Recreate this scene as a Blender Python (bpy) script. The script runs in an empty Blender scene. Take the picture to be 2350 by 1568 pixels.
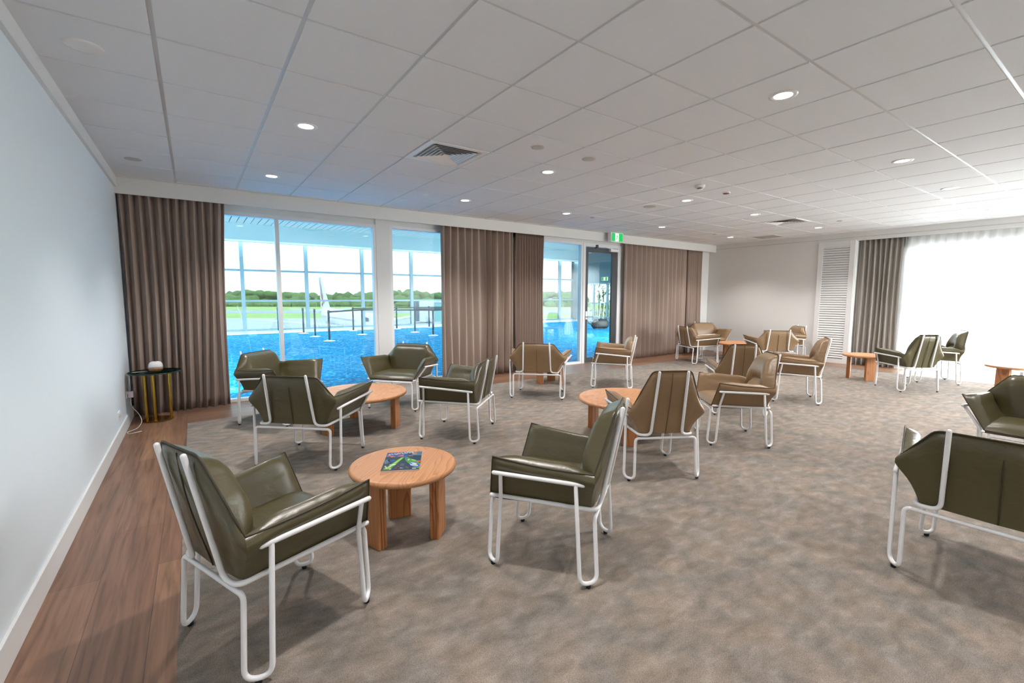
import bpy, bmesh, math, random
from mathutils import Vector, Matrix
C = bpy.context.scene.collection
sc = bpy.context.scene
PI = math.pi
R = math.radians

# ------------------------------------------------------------------ materials
def srgb(r, g, b):
    f = lambda c: (c/255/12.92) if c/255 <= .04045 else ((c/255+.055)/1.055)**2.4
    return (f(r), f(g), f(b), 1)

def mat(name, col, rough=.5, metal=0, spec=.5, bump=None, var=None, emit=None, coat=0, trans=0, sheen=0):
    m = bpy.data.materials.new(name); m.use_nodes = True
    nt = m.node_tree; b = nt.nodes['Principled BSDF']
    b.inputs['Base Color'].default_value = col
    b.inputs['Roughness'].default_value = rough
    b.inputs['Metallic'].default_value = metal
    b.inputs['Specular IOR Level'].default_value = spec
    b.inputs['Coat Weight'].default_value = coat
    if sheen: b.inputs['Sheen Weight'].default_value = sheen
    if emit:
        b.inputs['Emission Color'].default_value = emit[0]; b.inputs['Emission Strength'].default_value = emit[1]
    tc = nt.nodes.new('ShaderNodeTexCoord')
    if var:   # (scale, amount)
        n = nt.nodes.new('ShaderNodeTexNoise'); n.inputs['Scale'].default_value = var[0]; n.inputs['Detail'].default_value = 4
        nt.links.new(tc.outputs['Object'], n.inputs['Vector'])
        mx = nt.nodes.new('ShaderNodeMix'); mx.data_type = 'RGBA'
        mx.inputs['A'].default_value = tuple(c*(1-var[1]) for c in col[:3])+(1,)
        mx.inputs['B'].default_value = tuple(min(1, c*(1+var[1])) for c in col[:3])+(1,)
        nt.links.new(n.outputs['Fac'], mx.inputs['Factor'])
        nt.links.new(mx.outputs['Result'], b.inputs['Base Color'])
    if bump:  # (scale, strength, distance)
        n = nt.nodes.new('ShaderNodeTexNoise'); n.inputs['Scale'].default_value = bump[0]; n.inputs['Detail'].default_value = 5
        nt.links.new(tc.outputs['Object'], n.inputs['Vector'])
        bp = nt.nodes.new('ShaderNodeBump'); bp.inputs['Strength'].default_value = bump[1]; bp.inputs['Distance'].default_value = bump[2]
        nt.links.new(n.outputs['Fac'], bp.inputs['Height']); nt.links.new(bp.outputs['Normal'], b.inputs['Normal'])
    return m

def ramp(nt, stops):
    r = nt.nodes.new('ShaderNodeValToRGB'); e = r.color_ramp.elements
    while len(e) < len(stops): e.new(.5)
    for i, (p, c) in enumerate(stops): e[i].position = p; e[i].color = c
    return r

def mapped(nt, scale, rot=(0, 0, 0), loc=(0, 0, 0)):
    tc = nt.nodes.new('ShaderNodeTexCoord'); mp = nt.nodes.new('ShaderNodeMapping')
    mp.inputs['Scale'].default_value = scale; mp.inputs['Rotation'].default_value = rot; mp.inputs['Location'].default_value = loc
    nt.links.new(tc.outputs['Object'], mp.inputs['Vector'])
    return mp

def wood_mat(name, dark, light, axis, dens=26, rough=.42, wavy=3.0):
    """furniture timber: growth-ring grain running along axis"""
    m = mat(name, light, rough); nt = m.node_tree; b = nt.nodes['Principled BSDF']
    s = [9, 9, 9]; s[axis] = .9
    mp = mapped(nt, s, rot=(0, 0, .05))
    n0 = nt.nodes.new('ShaderNodeTexNoise'); n0.inputs['Scale'].default_value = .55; n0.inputs['Detail'].default_value = 2
    nt.links.new(mp.outputs['Vector'], n0.inputs['Vector'])
    w = nt.nodes.new('ShaderNodeMath'); w.operation = 'MULTIPLY'; w.inputs[1].default_value = dens
    nt.links.new(n0.outputs['Fac'], w.inputs[0])
    sn = nt.nodes.new('ShaderNodeMath'); sn.operation = 'FRACT'; nt.links.new(w.outputs[0], sn.inputs[0])
    r = ramp(nt, [(0, light), (.6, tuple((a*.75+c*.25) for a, c in zip(light, dark))), (.9, dark), (1, light)])
    nt.links.new(sn.outputs[0], r.inputs['Fac'])
    s2 = [120, 120, 120]; s2[axis] = 3
    mp2 = mapped(nt, s2)
    n2 = nt.nodes.new('ShaderNodeTexNoise'); n2.inputs['Scale'].default_value = 1; n2.inputs['Detail'].default_value = 3
    nt.links.new(mp2.outputs['Vector'], n2.inputs['Vector'])
    mx = nt.nodes.new('ShaderNodeMix'); mx.data_type = 'RGBA'; mx.blend_type = 'MULTIPLY'; mx.inputs['Factor'].default_value = .35
    r2 = ramp(nt, [(.3, (.72, .68, .62, 1)), (.7, (1, 1, 1, 1))]); nt.links.new(n2.outputs['Fac'], r2.inputs['Fac'])
    nt.links.new(r.outputs['Color'], mx.inputs['A']); nt.links.new(r2.outputs['Color'], mx.inputs['B'])
    nt.links.new(mx.outputs['Result'], b.inputs['Base Color'])
    return m

def plank_mat(name, along_y=True):
    m = mat(name, srgb(150, 115, 92), .38); nt = m.node_tree; b = nt.nodes['Principled BSDF']
    mp = mapped(nt, (1, 1, 1), rot=(0, 0, R(90) if along_y else 0))
    br = nt.nodes.new('ShaderNodeTexBrick')
    br.offset = .37; br.inputs['Scale'].default_value = 1
    br.inputs['Brick Width'].default_value = 1.45; br.inputs['Row Height'].default_value = .225
    br.inputs['Mortar Size'].default_value = .0012; br.inputs['Mortar Smooth'].default_value = 0
    br.inputs['Color1'].default_value = srgb(150, 114, 90); br.inputs['Color2'].default_value = srgb(124, 92, 73)
    br.inputs['Mortar'].default_value = srgb(84, 62, 50); br.inputs['Bias'].default_value = 0
    nt.links.new(mp.outputs['Vector'], br.inputs['Vector'])
    sx = (22, 1.3, 1) if along_y else (1.3, 22, 1)
    mp2 = mapped(nt, sx)
    n = nt.nodes.new('ShaderNodeTexNoise'); n.inputs['Scale'].default_value = 1.6; n.inputs['Detail'].default_value = 6; n.inputs['Distortion'].default_value = .8
    nt.links.new(mp2.outputs['Vector'], n.inputs['Vector'])
    r = ramp(nt, [(.30, (.50, .47, .45, 1)), (.48, (.86, .84, .82, 1)), (.66, (1.16, 1.15, 1.14, 1))]); nt.links.new(n.outputs['Fac'], r.inputs['Fac'])
    mx = nt.nodes.new('ShaderNodeMix'); mx.data_type = 'RGBA'; mx.blend_type = 'MULTIPLY'; mx.inputs['Factor'].default_value = .9
    nt.links.new(br.outputs['Color'], mx.inputs['A']); nt.links.new(r.outputs['Color'], mx.inputs['B'])
    nt.links.new(mx.outputs['Result'], b.inputs['Base Color'])
    return m

def carpet_mat():
    m = mat('woven_carpet', srgb(131, 119, 107), .95, spec=.1); nt = m.node_tree; b = nt.nodes['Principled BSDF']
    def noise(scale, detail, mp=None, dist=0):
        n = nt.nodes.new('ShaderNodeTexNoise'); n.inputs['Scale'].default_value = scale; n.inputs['Detail'].default_value = detail; n.inputs['Distortion'].default_value = dist
        nt.links.new((mp or mapped(nt, (1, 1, 1))).outputs['Vector'], n.inputs['Vector']); return n
    # worn patches (streaky, longer across)
    n1 = noise(8.5, 9, mapped(nt, (1, 1.8, 1), rot=(0, 0, .35)), .3)
    r1 = ramp(nt, [(.34, srgb(114, 105, 98)), (.46, srgb(129, 120, 111)), (.56, srgb(140, 129, 121)), (.68, srgb(156, 147, 138))])
    nt.links.new(n1.outputs['Fac'], r1.inputs['Fac'])
    n2 = noise(4.2, 8, mapped(nt, (1.3, 1, 1), loc=(7, 3, 0)))
    r2 = ramp(nt, [(.38, srgb(111, 112, 108)), (.5, srgb(131, 122, 112)), (.64, srgb(140, 125, 108))])
    nt.links.new(n2.outputs['Fac'], r2.inputs['Fac'])
    mx = nt.nodes.new('ShaderNodeMix'); mx.data_type = 'RGBA'; mx.inputs['Factor'].default_value = .38
    nt.links.new(r1.outputs['Color'], mx.inputs['A']); nt.links.new(r2.outputs['Color'], mx.inputs['B'])
    # carpet planks, each turned a little lighter or darker
    br = nt.nodes.new('ShaderNodeTexBrick'); br.offset = .5
    br.inputs['Scale'].default_value = 1; br.inputs['Brick Width'].default_value = 1.0; br.inputs['Row Height'].default_value = .5
    br.inputs['Mortar Size'].default_value = 0; br.inputs['Color1'].default_value = (.92, .92, .92, 1); br.inputs['Color2'].default_value = (1.04, 1.03, 1.02, 1)
    nt.links.new(mapped(nt, (1, 1, 1), rot=(0, 0, R(45))).outputs['Vector'], br.inputs['Vector'])
    mm = nt.nodes.new('ShaderNodeMix'); mm.data_type = 'RGBA'; mm.blend_type = 'MULTIPLY'; mm.inputs['Factor'].default_value = 1
    nt.links.new(mx.outputs['Result'], mm.inputs['A']); nt.links.new(br.outputs['Color'], mm.inputs['B'])
    # yarn speckle
    n3 = noise(300, 2)
    r3 = ramp(nt, [(.33, (.60, .60, .61, 1)), (.5, (.95, .95, .95, 1)), (.66, (1.28, 1.26, 1.24, 1))]); nt.links.new(n3.outputs['Fac'], r3.inputs['Fac'])
    m3 = nt.nodes.new('ShaderNodeMix'); m3.data_type = 'RGBA'; m3.blend_type = 'MULTIPLY'; m3.inputs['Factor'].default_value = .8
    nt.links.new(mm.outputs['Result'], m3.inputs['A']); nt.links.new(r3.outputs['Color'], m3.inputs['B'])
    nt.links.new(m3.outputs['Result'], b.inputs['Base Color'])
    bp = nt.nodes.new('ShaderNodeBump'); bp.inputs['Strength'].default_value = .5; bp.inputs['Distance'].default_value = .004
    nt.links.new(n3.outputs['Fac'], bp.inputs['Height']); nt.links.new(bp.outputs['Normal'], b.inputs['Normal'])
    return m

def blue_carpet_mat():
    m = mat('blue_carpet', srgb(30, 130, 200), .9, spec=.1); nt = m.node_tree; b = nt.nodes['Principled BSDF']
    n = nt.nodes.new('ShaderNodeTexNoise'); n.inputs['Scale'].default_value = 6; n.inputs['Detail'].default_value = 3; n.inputs['Distortion'].default_value = 2.2
    nt.links.new(mapped(nt, (1, 1, 1)).outputs['Vector'], n.inputs['Vector'])
    r = ramp(nt, [(.34, srgb(4, 98, 146)), (.5, srgb(6, 138, 186)), (.60, srgb(26, 156, 202)), (.65, srgb(150, 212, 232)), (.69, srgb(34, 156, 202))])
    nt.links.new(n.outputs['Fac'], r.inputs['Fac']); nt.links.new(r.outputs['Color'], b.inputs['Base Color'])
    return m

def glass_mat(name, tint, ior=1.6):
    """thin pane: tinted see-through plus a fresnel mirror reflection"""
    m = bpy.data.materials.new(name); m.use_nodes = True; nt = m.node_tree
    for n in list(nt.nodes): nt.nodes.remove(n)
    o = nt.nodes.new('ShaderNodeOutputMaterial'); t = nt.nodes.new('ShaderNodeBsdfTransparent'); g = nt.nodes.new('ShaderNodeBsdfGlossy')
    t.inputs['Color'].default_value = tint; g.inputs['Roughness'].default_value = 0.0; g.inputs['Color'].default_value = (.93, .98, 1, 1)
    f = nt.nodes.new('ShaderNodeFresnel'); f.inputs['IOR'].default_value = ior
    mx = nt.nodes.new('ShaderNodeMixShader')
    nt.links.new(f.outputs[0], mx.inputs[0]); nt.links.new(t.outputs[0], mx.inputs[1]); nt.links.new(g.outputs[0], mx.inputs[2])
    nt.links.new(mx.outputs[0], o.inputs[0])
    return m

def sheer_mat():
    m = bpy.data.materials.new('sheer_voile'); m.use_nodes = True; nt = m.node_tree
    for n in list(nt.nodes): nt.nodes.remove(n)
    o = nt.nodes.new('ShaderNodeOutputMaterial'); t = nt.nodes.new('ShaderNodeBsdfTransparent'); d = nt.nodes.new('ShaderNodeBsdfTranslucent'); e = nt.nodes.new('ShaderNodeBsdfDiffuse')
    t.inputs['Color'].default_value = (1, 1, 1, 1); d.inputs['Color'].default_value = (.92, .93, .93, 1); e.inputs['Color'].default_value = (.88, .88, .87, 1)
    a = nt.nodes.new('ShaderNodeMixShader'); a.inputs[0].default_value = .45
    bmx = nt.nodes.new('ShaderNodeMixShader'); bmx.inputs[0].default_value = .42
    nt.links.new(d.outputs[0], a.inputs[1]); nt.links.new(e.outputs[0], a.inputs[2])
    nt.links.new(t.outputs[0], bmx.inputs[1]); nt.links.new(a.outputs[0], bmx.inputs[2]); nt.links.new(bmx.outputs[0], o.inputs[0])
    return m

def emit_mat(name, col, s):
    m = bpy.data.materials.new(name); m.use_nodes = True; nt = m.node_tree
    for n in list(nt.nodes): nt.nodes.remove(n)
    o = nt.nodes.new('ShaderNodeOutputMaterial'); e = nt.nodes.new('ShaderNodeEmission')
    e.inputs[0].default_value = col; e.inputs[1].default_value = s; nt.links.new(e.outputs[0], o.inputs[0])
    return m

M = {}
M['wall'] = mat('painted_wall', srgb(222, 222, 220), .55, spec=.35, bump=(180, .03, .002))
M['trim'] = mat('white_trim_paint', srgb(226, 226, 225), .4)
M['frame'] = mat('white_window_frame', srgb(228, 229, 231), .35)
M['tile'] = mat('ceiling_tile', srgb(228, 230, 233), .75, spec=.3, bump=(60, .12, .003))
M['tbar'] = mat('ceiling_grid_bar', srgb(208, 208, 208), .3, spec=.6)
M['plank_y'] = plank_mat('oak_planks_lengthwise', True)
M['plank_x'] = plank_mat('oak_planks_crosswise', False)
M['carpet'] = carpet_mat()
def leather(name, col):
    m = mat(name, col, .33, spec=.6, bump=(420, .10, .002), var=(9, .07)); nt = m.node_tree; b = nt.nodes['Principled BSDF']
    old = b.inputs['Normal'].links[0].from_socket
    n = nt.nodes.new('ShaderNodeTexNoise'); n.inputs['Scale'].default_value = 11; n.inputs['Detail'].default_value = 3; n.inputs['Distortion'].default_value = .6
    nt.links.new(mapped(nt, (1, 1, 1.6)).outputs['Vector'], n.inputs['Vector'])
    bp = nt.nodes.new('ShaderNodeBump'); bp.inputs['Strength'].default_value = .14; bp.inputs['Distance'].default_value = .03
    nt.links.new(n.outputs['Fac'], bp.inputs['Height']); nt.links.new(old, bp.inputs['Normal']); nt.links.new(bp.outputs['Normal'], b.inputs['Normal'])
    return m
M['olive'] = leather('olive_leather', srgb(76, 69, 41))
M['tan'] = leather('tan_leather', srgb(136, 109, 78))
M['olive_pipe'] = mat('olive_piping', srgb(52, 44, 26), .5)
M['tan_pipe'] = mat('tan_piping', srgb(82, 60, 36), .5)
M['white_metal'] = mat('white_powder_coat', srgb(232, 231, 232), .3, spec=.5)
M['rubber'] = mat('black_rubber', srgb(16, 16, 17), .6)
M['wood_top'] = wood_mat('ash_table_top', srgb(172, 116, 74), srgb(200, 146, 102), 1, dens=34)
M['wood_leg'] = wood_mat('ash_table_leg', srgb(146, 90, 50), srgb(184, 124, 76), 2, dens=18)
M['curtain'] = mat('taupe_curtain_cloth', srgb(164, 146, 135), .9, spec=.15, bump=(300, .15, .002), sheen=.2)
def add_translucency(m, col, f):
    nt = m.node_tree; b = nt.nodes['Principled BSDF']; o = nt.nodes['Material Output']; t = nt.nodes.new('ShaderNodeBsdfTranslucent'); t.inputs['Color'].default_value = col
    mx = nt.nodes.new('ShaderNodeMixShader'); mx.inputs[0].default_value = f
    nt.links.new(b.outputs[0], mx.inputs[1]); nt.links.new(t.outputs[0], mx.inputs[2]); nt.links.new(mx.outputs[0], o.inputs[0])
add_translucency(M['curtain'], srgb(164, 150, 140), .10)
M['curtain_daylit'] = mat('taupe_cloth_daylit', srgb(204, 198, 191), .9, spec=.15, bump=(300, .15, .002))  # same taupe cloth, paled: the daylight on it is put into the colour
add_translucency(M['curtain_daylit'], srgb(210, 206, 200), .5)
M['sheer'] = sheer_mat()
M['glass'] = glass_mat('window_glass', (.74, .90, .91, 1), 2.0)
M['hall_glass'] = glass_mat('hall_tinted_glass', (.040, .0445, .046, 1), 1.08)
M['clear'] = glass_mat('clear_glass', (.95, .98, .98, 1))
M['dark_door'] = mat('charcoal_door_frame', srgb(62, 63, 66), .45)
M['steel'] = mat('brushed_steel', srgb(190, 190, 192), .3, metal=1)
M['brass'] = mat('polished_brass', srgb(196, 158, 62), .22, metal=1)
M['table_glass'] = glass_mat('green_table_glass', (.78, .86, .82, 1))
M['glass_edge'] = mat('dark_glass_edge', srgb(26, 52, 46), .1)
M['white_plastic'] = mat('white_plastic', srgb(236, 235, 234), .3)
M['light_wood'] = mat('light_wood_base', srgb(196, 140, 92), .4, var=(30, .1))
M['lamp'] = emit_mat('lamp_glow', (1, .965, .985, 1), 7)
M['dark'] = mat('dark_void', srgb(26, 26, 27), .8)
M['green_lit'] = emit_mat('exit_green', srgb(40, 190, 96), .85)
M['white_lit'] = emit_mat('exit_white', srgb(245, 250, 245), 1.0)
M['blue_carpet'] = blue_carpet_mat()
M['teal_paint'] = mat('hall_bulkhead_paint', srgb(166, 188, 190), .6)
M['pale_tile'] = mat('pale_hall_tile', srgb(226, 230, 232), .3)
M['mullion'] = mat('grey_mullion', srgb(112, 140, 154), .4)
M['slat'] = mat('white_ceiling_slat', srgb(240, 240, 232), .5)
M['black_metal'] = mat('black_post', srgb(40, 54, 62), .35)
M['belt'] = mat('black_belt', srgb(34, 44, 50), .7)
M['apron'] = mat('apron_concrete', srgb(176, 182, 188), .9, var=(.03, .05))
M['taxi'] = mat('taxiway_asphalt', srgb(158, 164, 174), .9)
M['grass'] = mat('airfield_grass', srgb(150, 178, 98), .95, var=(.06, .15))
M['tree'] = mat('tree_foliage', srgb(92, 122, 62), .95, var=(.3, .85))
M['plane'] = mat('aircraft_white', srgb(208, 211, 218), .4)
M['plane_text'] = mat('aircraft_grey_lettering', srgb(178, 182, 200), .4)
M['purple'] = mat('aircraft_purple', srgb(120, 96, 150), .4)
M['red'] = mat('aircraft_red', srgb(178, 70, 74), .4)
M['teal_glass'] = mat('bridge_teal_panel', srgb(150, 198, 200), .2)
M['bridge_grey'] = mat('bridge_canopy_grey', srgb(110, 128, 150), .6)
M['paint_white'] = mat('white_ground_paint', srgb(240, 240, 238), .8)
M['drape'] = mat('hall_drape', srgb(74, 100, 108), .9)

# ------------------------------------------------------------------ mesh helpers
def obj(name, verts, faces, m=None, parent=None, smooth=False, mats=None, fm=None):
    me = bpy.data.meshes.new(name); me.from_pydata([tuple(v) for v in verts], [], faces); me.update()
    for x in (mats or ([m] if m else [])): me.materials.append(x)
    if fm:
        for p, i in zip(me.polygons, fm): p.material_index = i
    if smooth:
        for p in me.polygons: p.use_smooth = True
    o = bpy.data.objects.new(name, me); C.objects.link(o)
    if parent: o.parent = parent
    return o

class MB:
    def __init__(s): s.v = []; s.f = []; s.mi = []; s.cur = 0
    def add(s, v, f):
        n = len(s.v); s.v += [tuple(p) for p in v]; s.f += [tuple(i+n for i in q) for q in f]; s.mi += [s.cur]*len(f); return s
    def box(s, x0, y0, z0, x1, y1, z1):
        v = [(x, y, z) for z in (z0, z1) for y in (y0, y1) for x in (x0, x1)]
        return s.add(v, [(0, 2, 3, 1), (4, 5, 7, 6), (0, 1, 5, 4), (2, 6, 7, 3), (0, 4, 6, 2), (1, 3, 7, 5)])
    def tube(s, pts, r, n=10, fillet=0, closed=False):
        v, f = tube(pts, r, n, fillet, closed); return s.add(v, f)
    def lathe(s, prof, n=32, c=(0, 0, 0)):
        v, f = lathe(prof, n, c); return s.add(v, f)
    def build(s, name, m=None, parent=None, smooth=False, mats=None, bevel=0):
        o = obj(name, s.v, s.f, m, parent, smooth, mats, s.mi if mats else None)
        if bevel:
            b = o.modifiers.new('bevel', 'BEVEL'); b.width = bevel; b.segments = 2; b.limit_method = 'ANGLE'
        return o

def fillet_path(pts, r, n=6):
    pts = [Vector(p) for p in pts]; out = [pts[0]]
    for i in range(1, len(pts)-1):
        a, b, c = pts[i-1], pts[i], pts[i+1]
        rr = r[i] if isinstance(r, (list, tuple)) else r
        u = (a-b); w = (c-b); lu, lw = u.length, w.length
        d = min(rr, lu*.49, lw*.49) if rr else 0
        if d < 1e-5: out.append(b); continue
        u.normalize(); w.normalize(); p, q = b+u*d, b+w*d
        for k in range(n+1):
            t = k/n; out.append(p*(1-t)**2+b*2*t*(1-t)+q*t*t)
    out.append(pts[-1]); return out

def tube(pts, r, n=10, fillet=0, closed=False):
    P = fillet_path(pts, fillet) if fillet else [Vector(p) for p in pts]
    if closed: P = P+[P[0]]
    v, f = [], []
    up = None; rings = []
    # rounded ends: extra rings
    L = []
    if not closed:
        d0 = (P[0]-P[1]).normalized(); d1 = (P[-1]-P[-2]).normalized()
        L = [(P[0]+d0*r*.85, .45*r), (P[0]+d0*r*.5, .85*r)]+[(p, r) for p in P]+[(P[-1]+d1*r*.5, .85*r), (P[-1]+d1*r*.85, .45*r)]
    else: L = [(p, r) for p in P]
    pp = [p for p, _ in L]
    for i, (p, rr) in enumerate(L):
        t = (pp[min(i+1, len(pp)-1)]-pp[max(i-1, 0)])
        if t.length < 1e-9: t = Vector((0, 0, 1))
        t.normalize()
        if up is None: up = Vector((0, 0, 1)) if abs(t.z) < .9 else Vector((1, 0, 0))
        a = up-t*up.dot(t)
        if a.length < 1e-6: a = Vector((1, 0, 0))-t*t.x
        a.normalize(); up = a; b = t.cross(a)
        rings.append(len(v))
        for k in range(n):
            an = 2*PI*k/n; v.append(p+a*math.cos(an)*rr+b*math.sin(an)*rr)
    for i in range(len(rings)-1):
        for k in range(n):
            f.append((rings[i]+k, rings[i]+(k+1) % n, rings[i+1]+(k+1) % n, rings[i+1]+k))
    if not closed:
        f.append(tuple(range(n-1, -1, -1))); f.append(tuple(rings[-1]+k for k in range(n)))
    return v, f

def lathe(prof, n=32, c=(0, 0, 0)):
    v, f = [], []
    for r, z in prof:
        for k in range(n):
            a = 2*PI*k/n; v.append((c[0]+r*math.cos(a), c[1]+r*math.sin(a), c[2]+z))
    for i in range(len(prof)-1):
        for k in range(n):
            f.append((i*n+k, i*n+(k+1) % n, (i+1)*n+(k+1) % n, (i+1)*n+k))
    if prof[0][0] > 1e-5: f.append(tuple(range(n-1, -1, -1)))
    if prof[-1][0] > 1e-5: f.append(tuple((len(prof)-1)*n+k for k in range(n)))
    return v, f

def tag(o, label=None, cat=None, group=None, kind=None):
    if label: o['label'] = label
    if cat: o['category'] = cat
    if group: o['group'] = group
    if kind: o['kind'] = kind
    return o

def thing(name, label, cat, loc=(0, 0, 0), rz=0, group=None):
    o = bpy.data.objects.new(name, None); C.objects.link(o); o.empty_display_size = .1
    o.location = loc; o.rotation_euler = (0, 0, rz)
    return tag(o, label, cat, group)

def struct(o): o['kind'] = 'structure'; return o

KIDS = {}
def dup(root, loc, rz, label, group=None):
    r = root.copy(); C.objects.link(r); r.location = loc; r.rotation_euler = (0, 0, rz); r['label'] = label
    if group: r['group'] = group
    for ch in list(root.children):
        c = ch.copy(); C.objects.link(c); c.parent = r
        for g in ch.children:
            d = g.copy(); C.objects.link(d); d.parent = c
    return r

# ------------------------------------------------------------------ camera (16 mm wide angle)
YAW, PIT, ROLL, H = .608596, .097791, .001274, 1.39
fw = Vector((math.sin(YAW)*math.cos(PIT), math.cos(YAW)*math.cos(PIT), -math.sin(PIT)))
rt = Vector((math.cos(YAW), -math.sin(YAW), 0)); up = rt.cross(fw)
r2 = rt*math.cos(ROLL)+up*math.sin(ROLL); u2 = -rt*math.sin(ROLL)+up*math.cos(ROLL)
cam = bpy.data.cameras.new('camera'); co = bpy.data.objects.new('camera', cam); C.objects.link(co)
mw = Matrix((r2, u2, -fw)).transposed().to_4x4(); mw.translation = Vector((0, 0, H)); co.matrix_world = mw
cam.sensor_fit = 'HORIZONTAL'; cam.sensor_width = 36; cam.lens = 1045.9/2350*36; cam.clip_start = .02; cam.clip_end = 3000
sc.camera = co

# ------------------------------------------------------------------ room dimensions
XL, XR, YB, YW, CZ, BZ = -.65, 11.077, 6.743, 6.93, 2.7034, 2.527
YK = -3.6                      # wall behind the camera
CX0, CX1, CY1 = -.126, 10.48, 6.06   # carpet

# floor (timber border) and carpet field
b = MB(); b.cur = 0
b.add([(XL-.05, YK, 0), (CX0, YK, 0), (CX0, 7.05, 0), (XL-.05, 7.05, 0)], [(0, 1, 2, 3)])
b.add([(CX1, YK, 0), (11.6, YK, 0), (11.6, CY1, 0), (CX1, CY1, 0)], [(0, 1, 2, 3)])
b.add([(CX0, YK, 0), (CX1, YK, 0), (CX1, CY1, 0), (CX0, CY1, 0)], [(0, 1, 2, 3)])
b.cur = 1
b.add([(CX0, CY1, 0), (11.6, CY1, 0), (11.6, 7.05, 0), (CX0, 7.05, 0)], [(0, 1, 2, 3)])
struct(b.build('floor', mats=[M['plank_y'], M['plank_x']]))
b = MB(); b.box(CX0, YK+.02, .0005, CX1, CY1, .004)
tag(b.build('carpet', M['carpet']), 'large mottled taupe and grey woven carpet laid under the whole seating area', 'carpet')
CF = .004                      # carpet top

# left wall, skirting, ceiling edge strip
b = MB(); b.box(XL-.15, YK, 0, XL, 7.1, CZ+.05); struct(b.build('wall_left', mat('wall_daylight_tint', srgb(228, 237, 243), .5, spec=.4, bump=(180, .03, .002))))  # cool daylight falling on this wall is put into its paint colour
b = MB(); b.box(XL, YK, 0, XL+.014, YW-.02, .125); struct(b.build('baseboard_left', M['trim'], bevel=.003))
b = MB(); b.box(XL, YK, 2.595, -.626, YB+.01, CZ+.02); struct(b.build('trim_1', M['trim']))
# wall behind the camera; unseen window added at its right end for fill light
b = MB(); b.box(XL-.15, YK-.15, 0, 8.5, YK, CZ+.05); b.box(10.9, YK-.15, 0, 11.6, YK, CZ+.05); b.box(8.5, YK-.15, 2.45, 10.9, YK, CZ+.05); b.box(8.5, YK-.15, 0, 10.9, YK, .1)
struct(b.build('wall_back', M['wall']))
b = MB(); b.box(8.5, YK-.12, .1, 8.56, YK-.05, 2.45); b.box(10.84, YK-.12, .1, 10.9, YK-.05, 2.45); b.box(8.56, YK-.12, 2.39, 10.84, YK-.05, 2.45); b.box(8.56, YK-.12, .1, 10.84, YK-.05, .16)
w6 = struct(b.build('window_6', M['frame']))
obj('glass_pane', [(8.56, YK-.08, .16), (10.84, YK-.08, .16), (10.84, YK-.08, 2.39), (8.56, YK-.08, 2.39)], [(0, 1, 2, 3)], M['clear'], w6)

# ceiling: lay-in tiles slightly below a pale grid
GX, GY, GS = -.092, 2.455, .6
vents = {(3, 2), (14, 2), (17, 4)}
b = MB()
def clip_tile(i, j):
    x0, x1 = GX+GS*i+.011, GX+GS*(i+1)-.011; y0, y1 = GY+GS*j+.011, GY+GS*(j+1)-.011
    return max(x0, -.626), min(x1, 11.07), max(y0, YK), min(y1, YB-.004)
for i in range(-1, 19):
    for j in range(-14, 8):
        if (i, j) in vents: continue
        x0, x1, y0, y1 = clip_tile(i, j)
        if x1-x0 < .01 or y1-y0 < .01: continue
        b.box(x0, y0, CZ, x1, y1, CZ+.02)
b.cur = 1
b.box(XL-.1, YK-.1, CZ+.006, 11.7, 7.1, CZ+.05)
ce = struct(b.build('ceiling', mats=[M['tile'], M['tbar']]))

# window-side bulkhead (curtain pelmet)
b = MB(); b.box(XL, YB, BZ, XR, YB+.02, CZ+.01); b.box(XL, YB+.02, 2.60, XR, YW+.2, CZ+.01)
struct(b.build('trim_2', M['wall']))

# far wall around the windows
b = MB()
b.box(XL-.1, YW+.02, 2.47, 11.4, YW+.2, CZ+.05)            # above the glass
b.box(XL-.1, YW, 0, -.30, YW+.16, 2.6)
b.box(2.317, YW-.005, 0, 2.529, YW+.16, 2.6)               # pier
b.box(3.9, YW+.02, 0, 5.5, YW+.16, 2.6)                    # behind the middle curtain
b.box(7.72, YW, 0, 11.4, YW+.16, 2.6)                      # right of the door
struct(b.build('wall_far', M['wall']))
b = MB(); b.box(7.73, YW-.014, 0, XR, YW, .125); struct(b.build('baseboard_far', M['trim']))

def window(n, x0, x1, y=YW, zt=2.44, mull=()):
    b = MB(); d0, d1 = y, y+.09
    b.box(x0, d0, 0, x0+.045, d1, zt+.05); b.box(x1-.045, d0, 0, x1, d1, zt+.05)
    b.box(x0+.045, d0, zt, x1-.045, d1, zt+.05); b.box(x0+.045, d0, 0, x1-.045, d1, .045)
    for m0, m1 in mull: b.box(m0, d0, .045, m1, d1, zt)
    o = struct(b.build(f'window_{n}', M['frame'], bevel=.003))
    g = MB(); xs = [x0+.045]+[q for m in mull for q in m]+[x1-.045]
    for a, c in zip(xs[::2], xs[1::2]): g.box(a, y+.042, .045, c, y+.048, zt)
    # a single-sided pane (thin glass)
    g2 = MB()
    for a, c in zip(xs[::2], xs[1::2]): g2.add([(a, y+.045, .045), (c, y+.045, .045), (c, y+.045, zt), (a, y+.045, zt)], [(0, 1, 2, 3)])
    g2.build('glass_pane', M['glass'], o)
    return o
window(1, -.30, 2.317, zt=2.425, mull=((.95, 1.0),))
window(2, 2.529, 3.9, zt=2.435)
window(3, 5.5, 6.60, zt=2.447)

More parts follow.
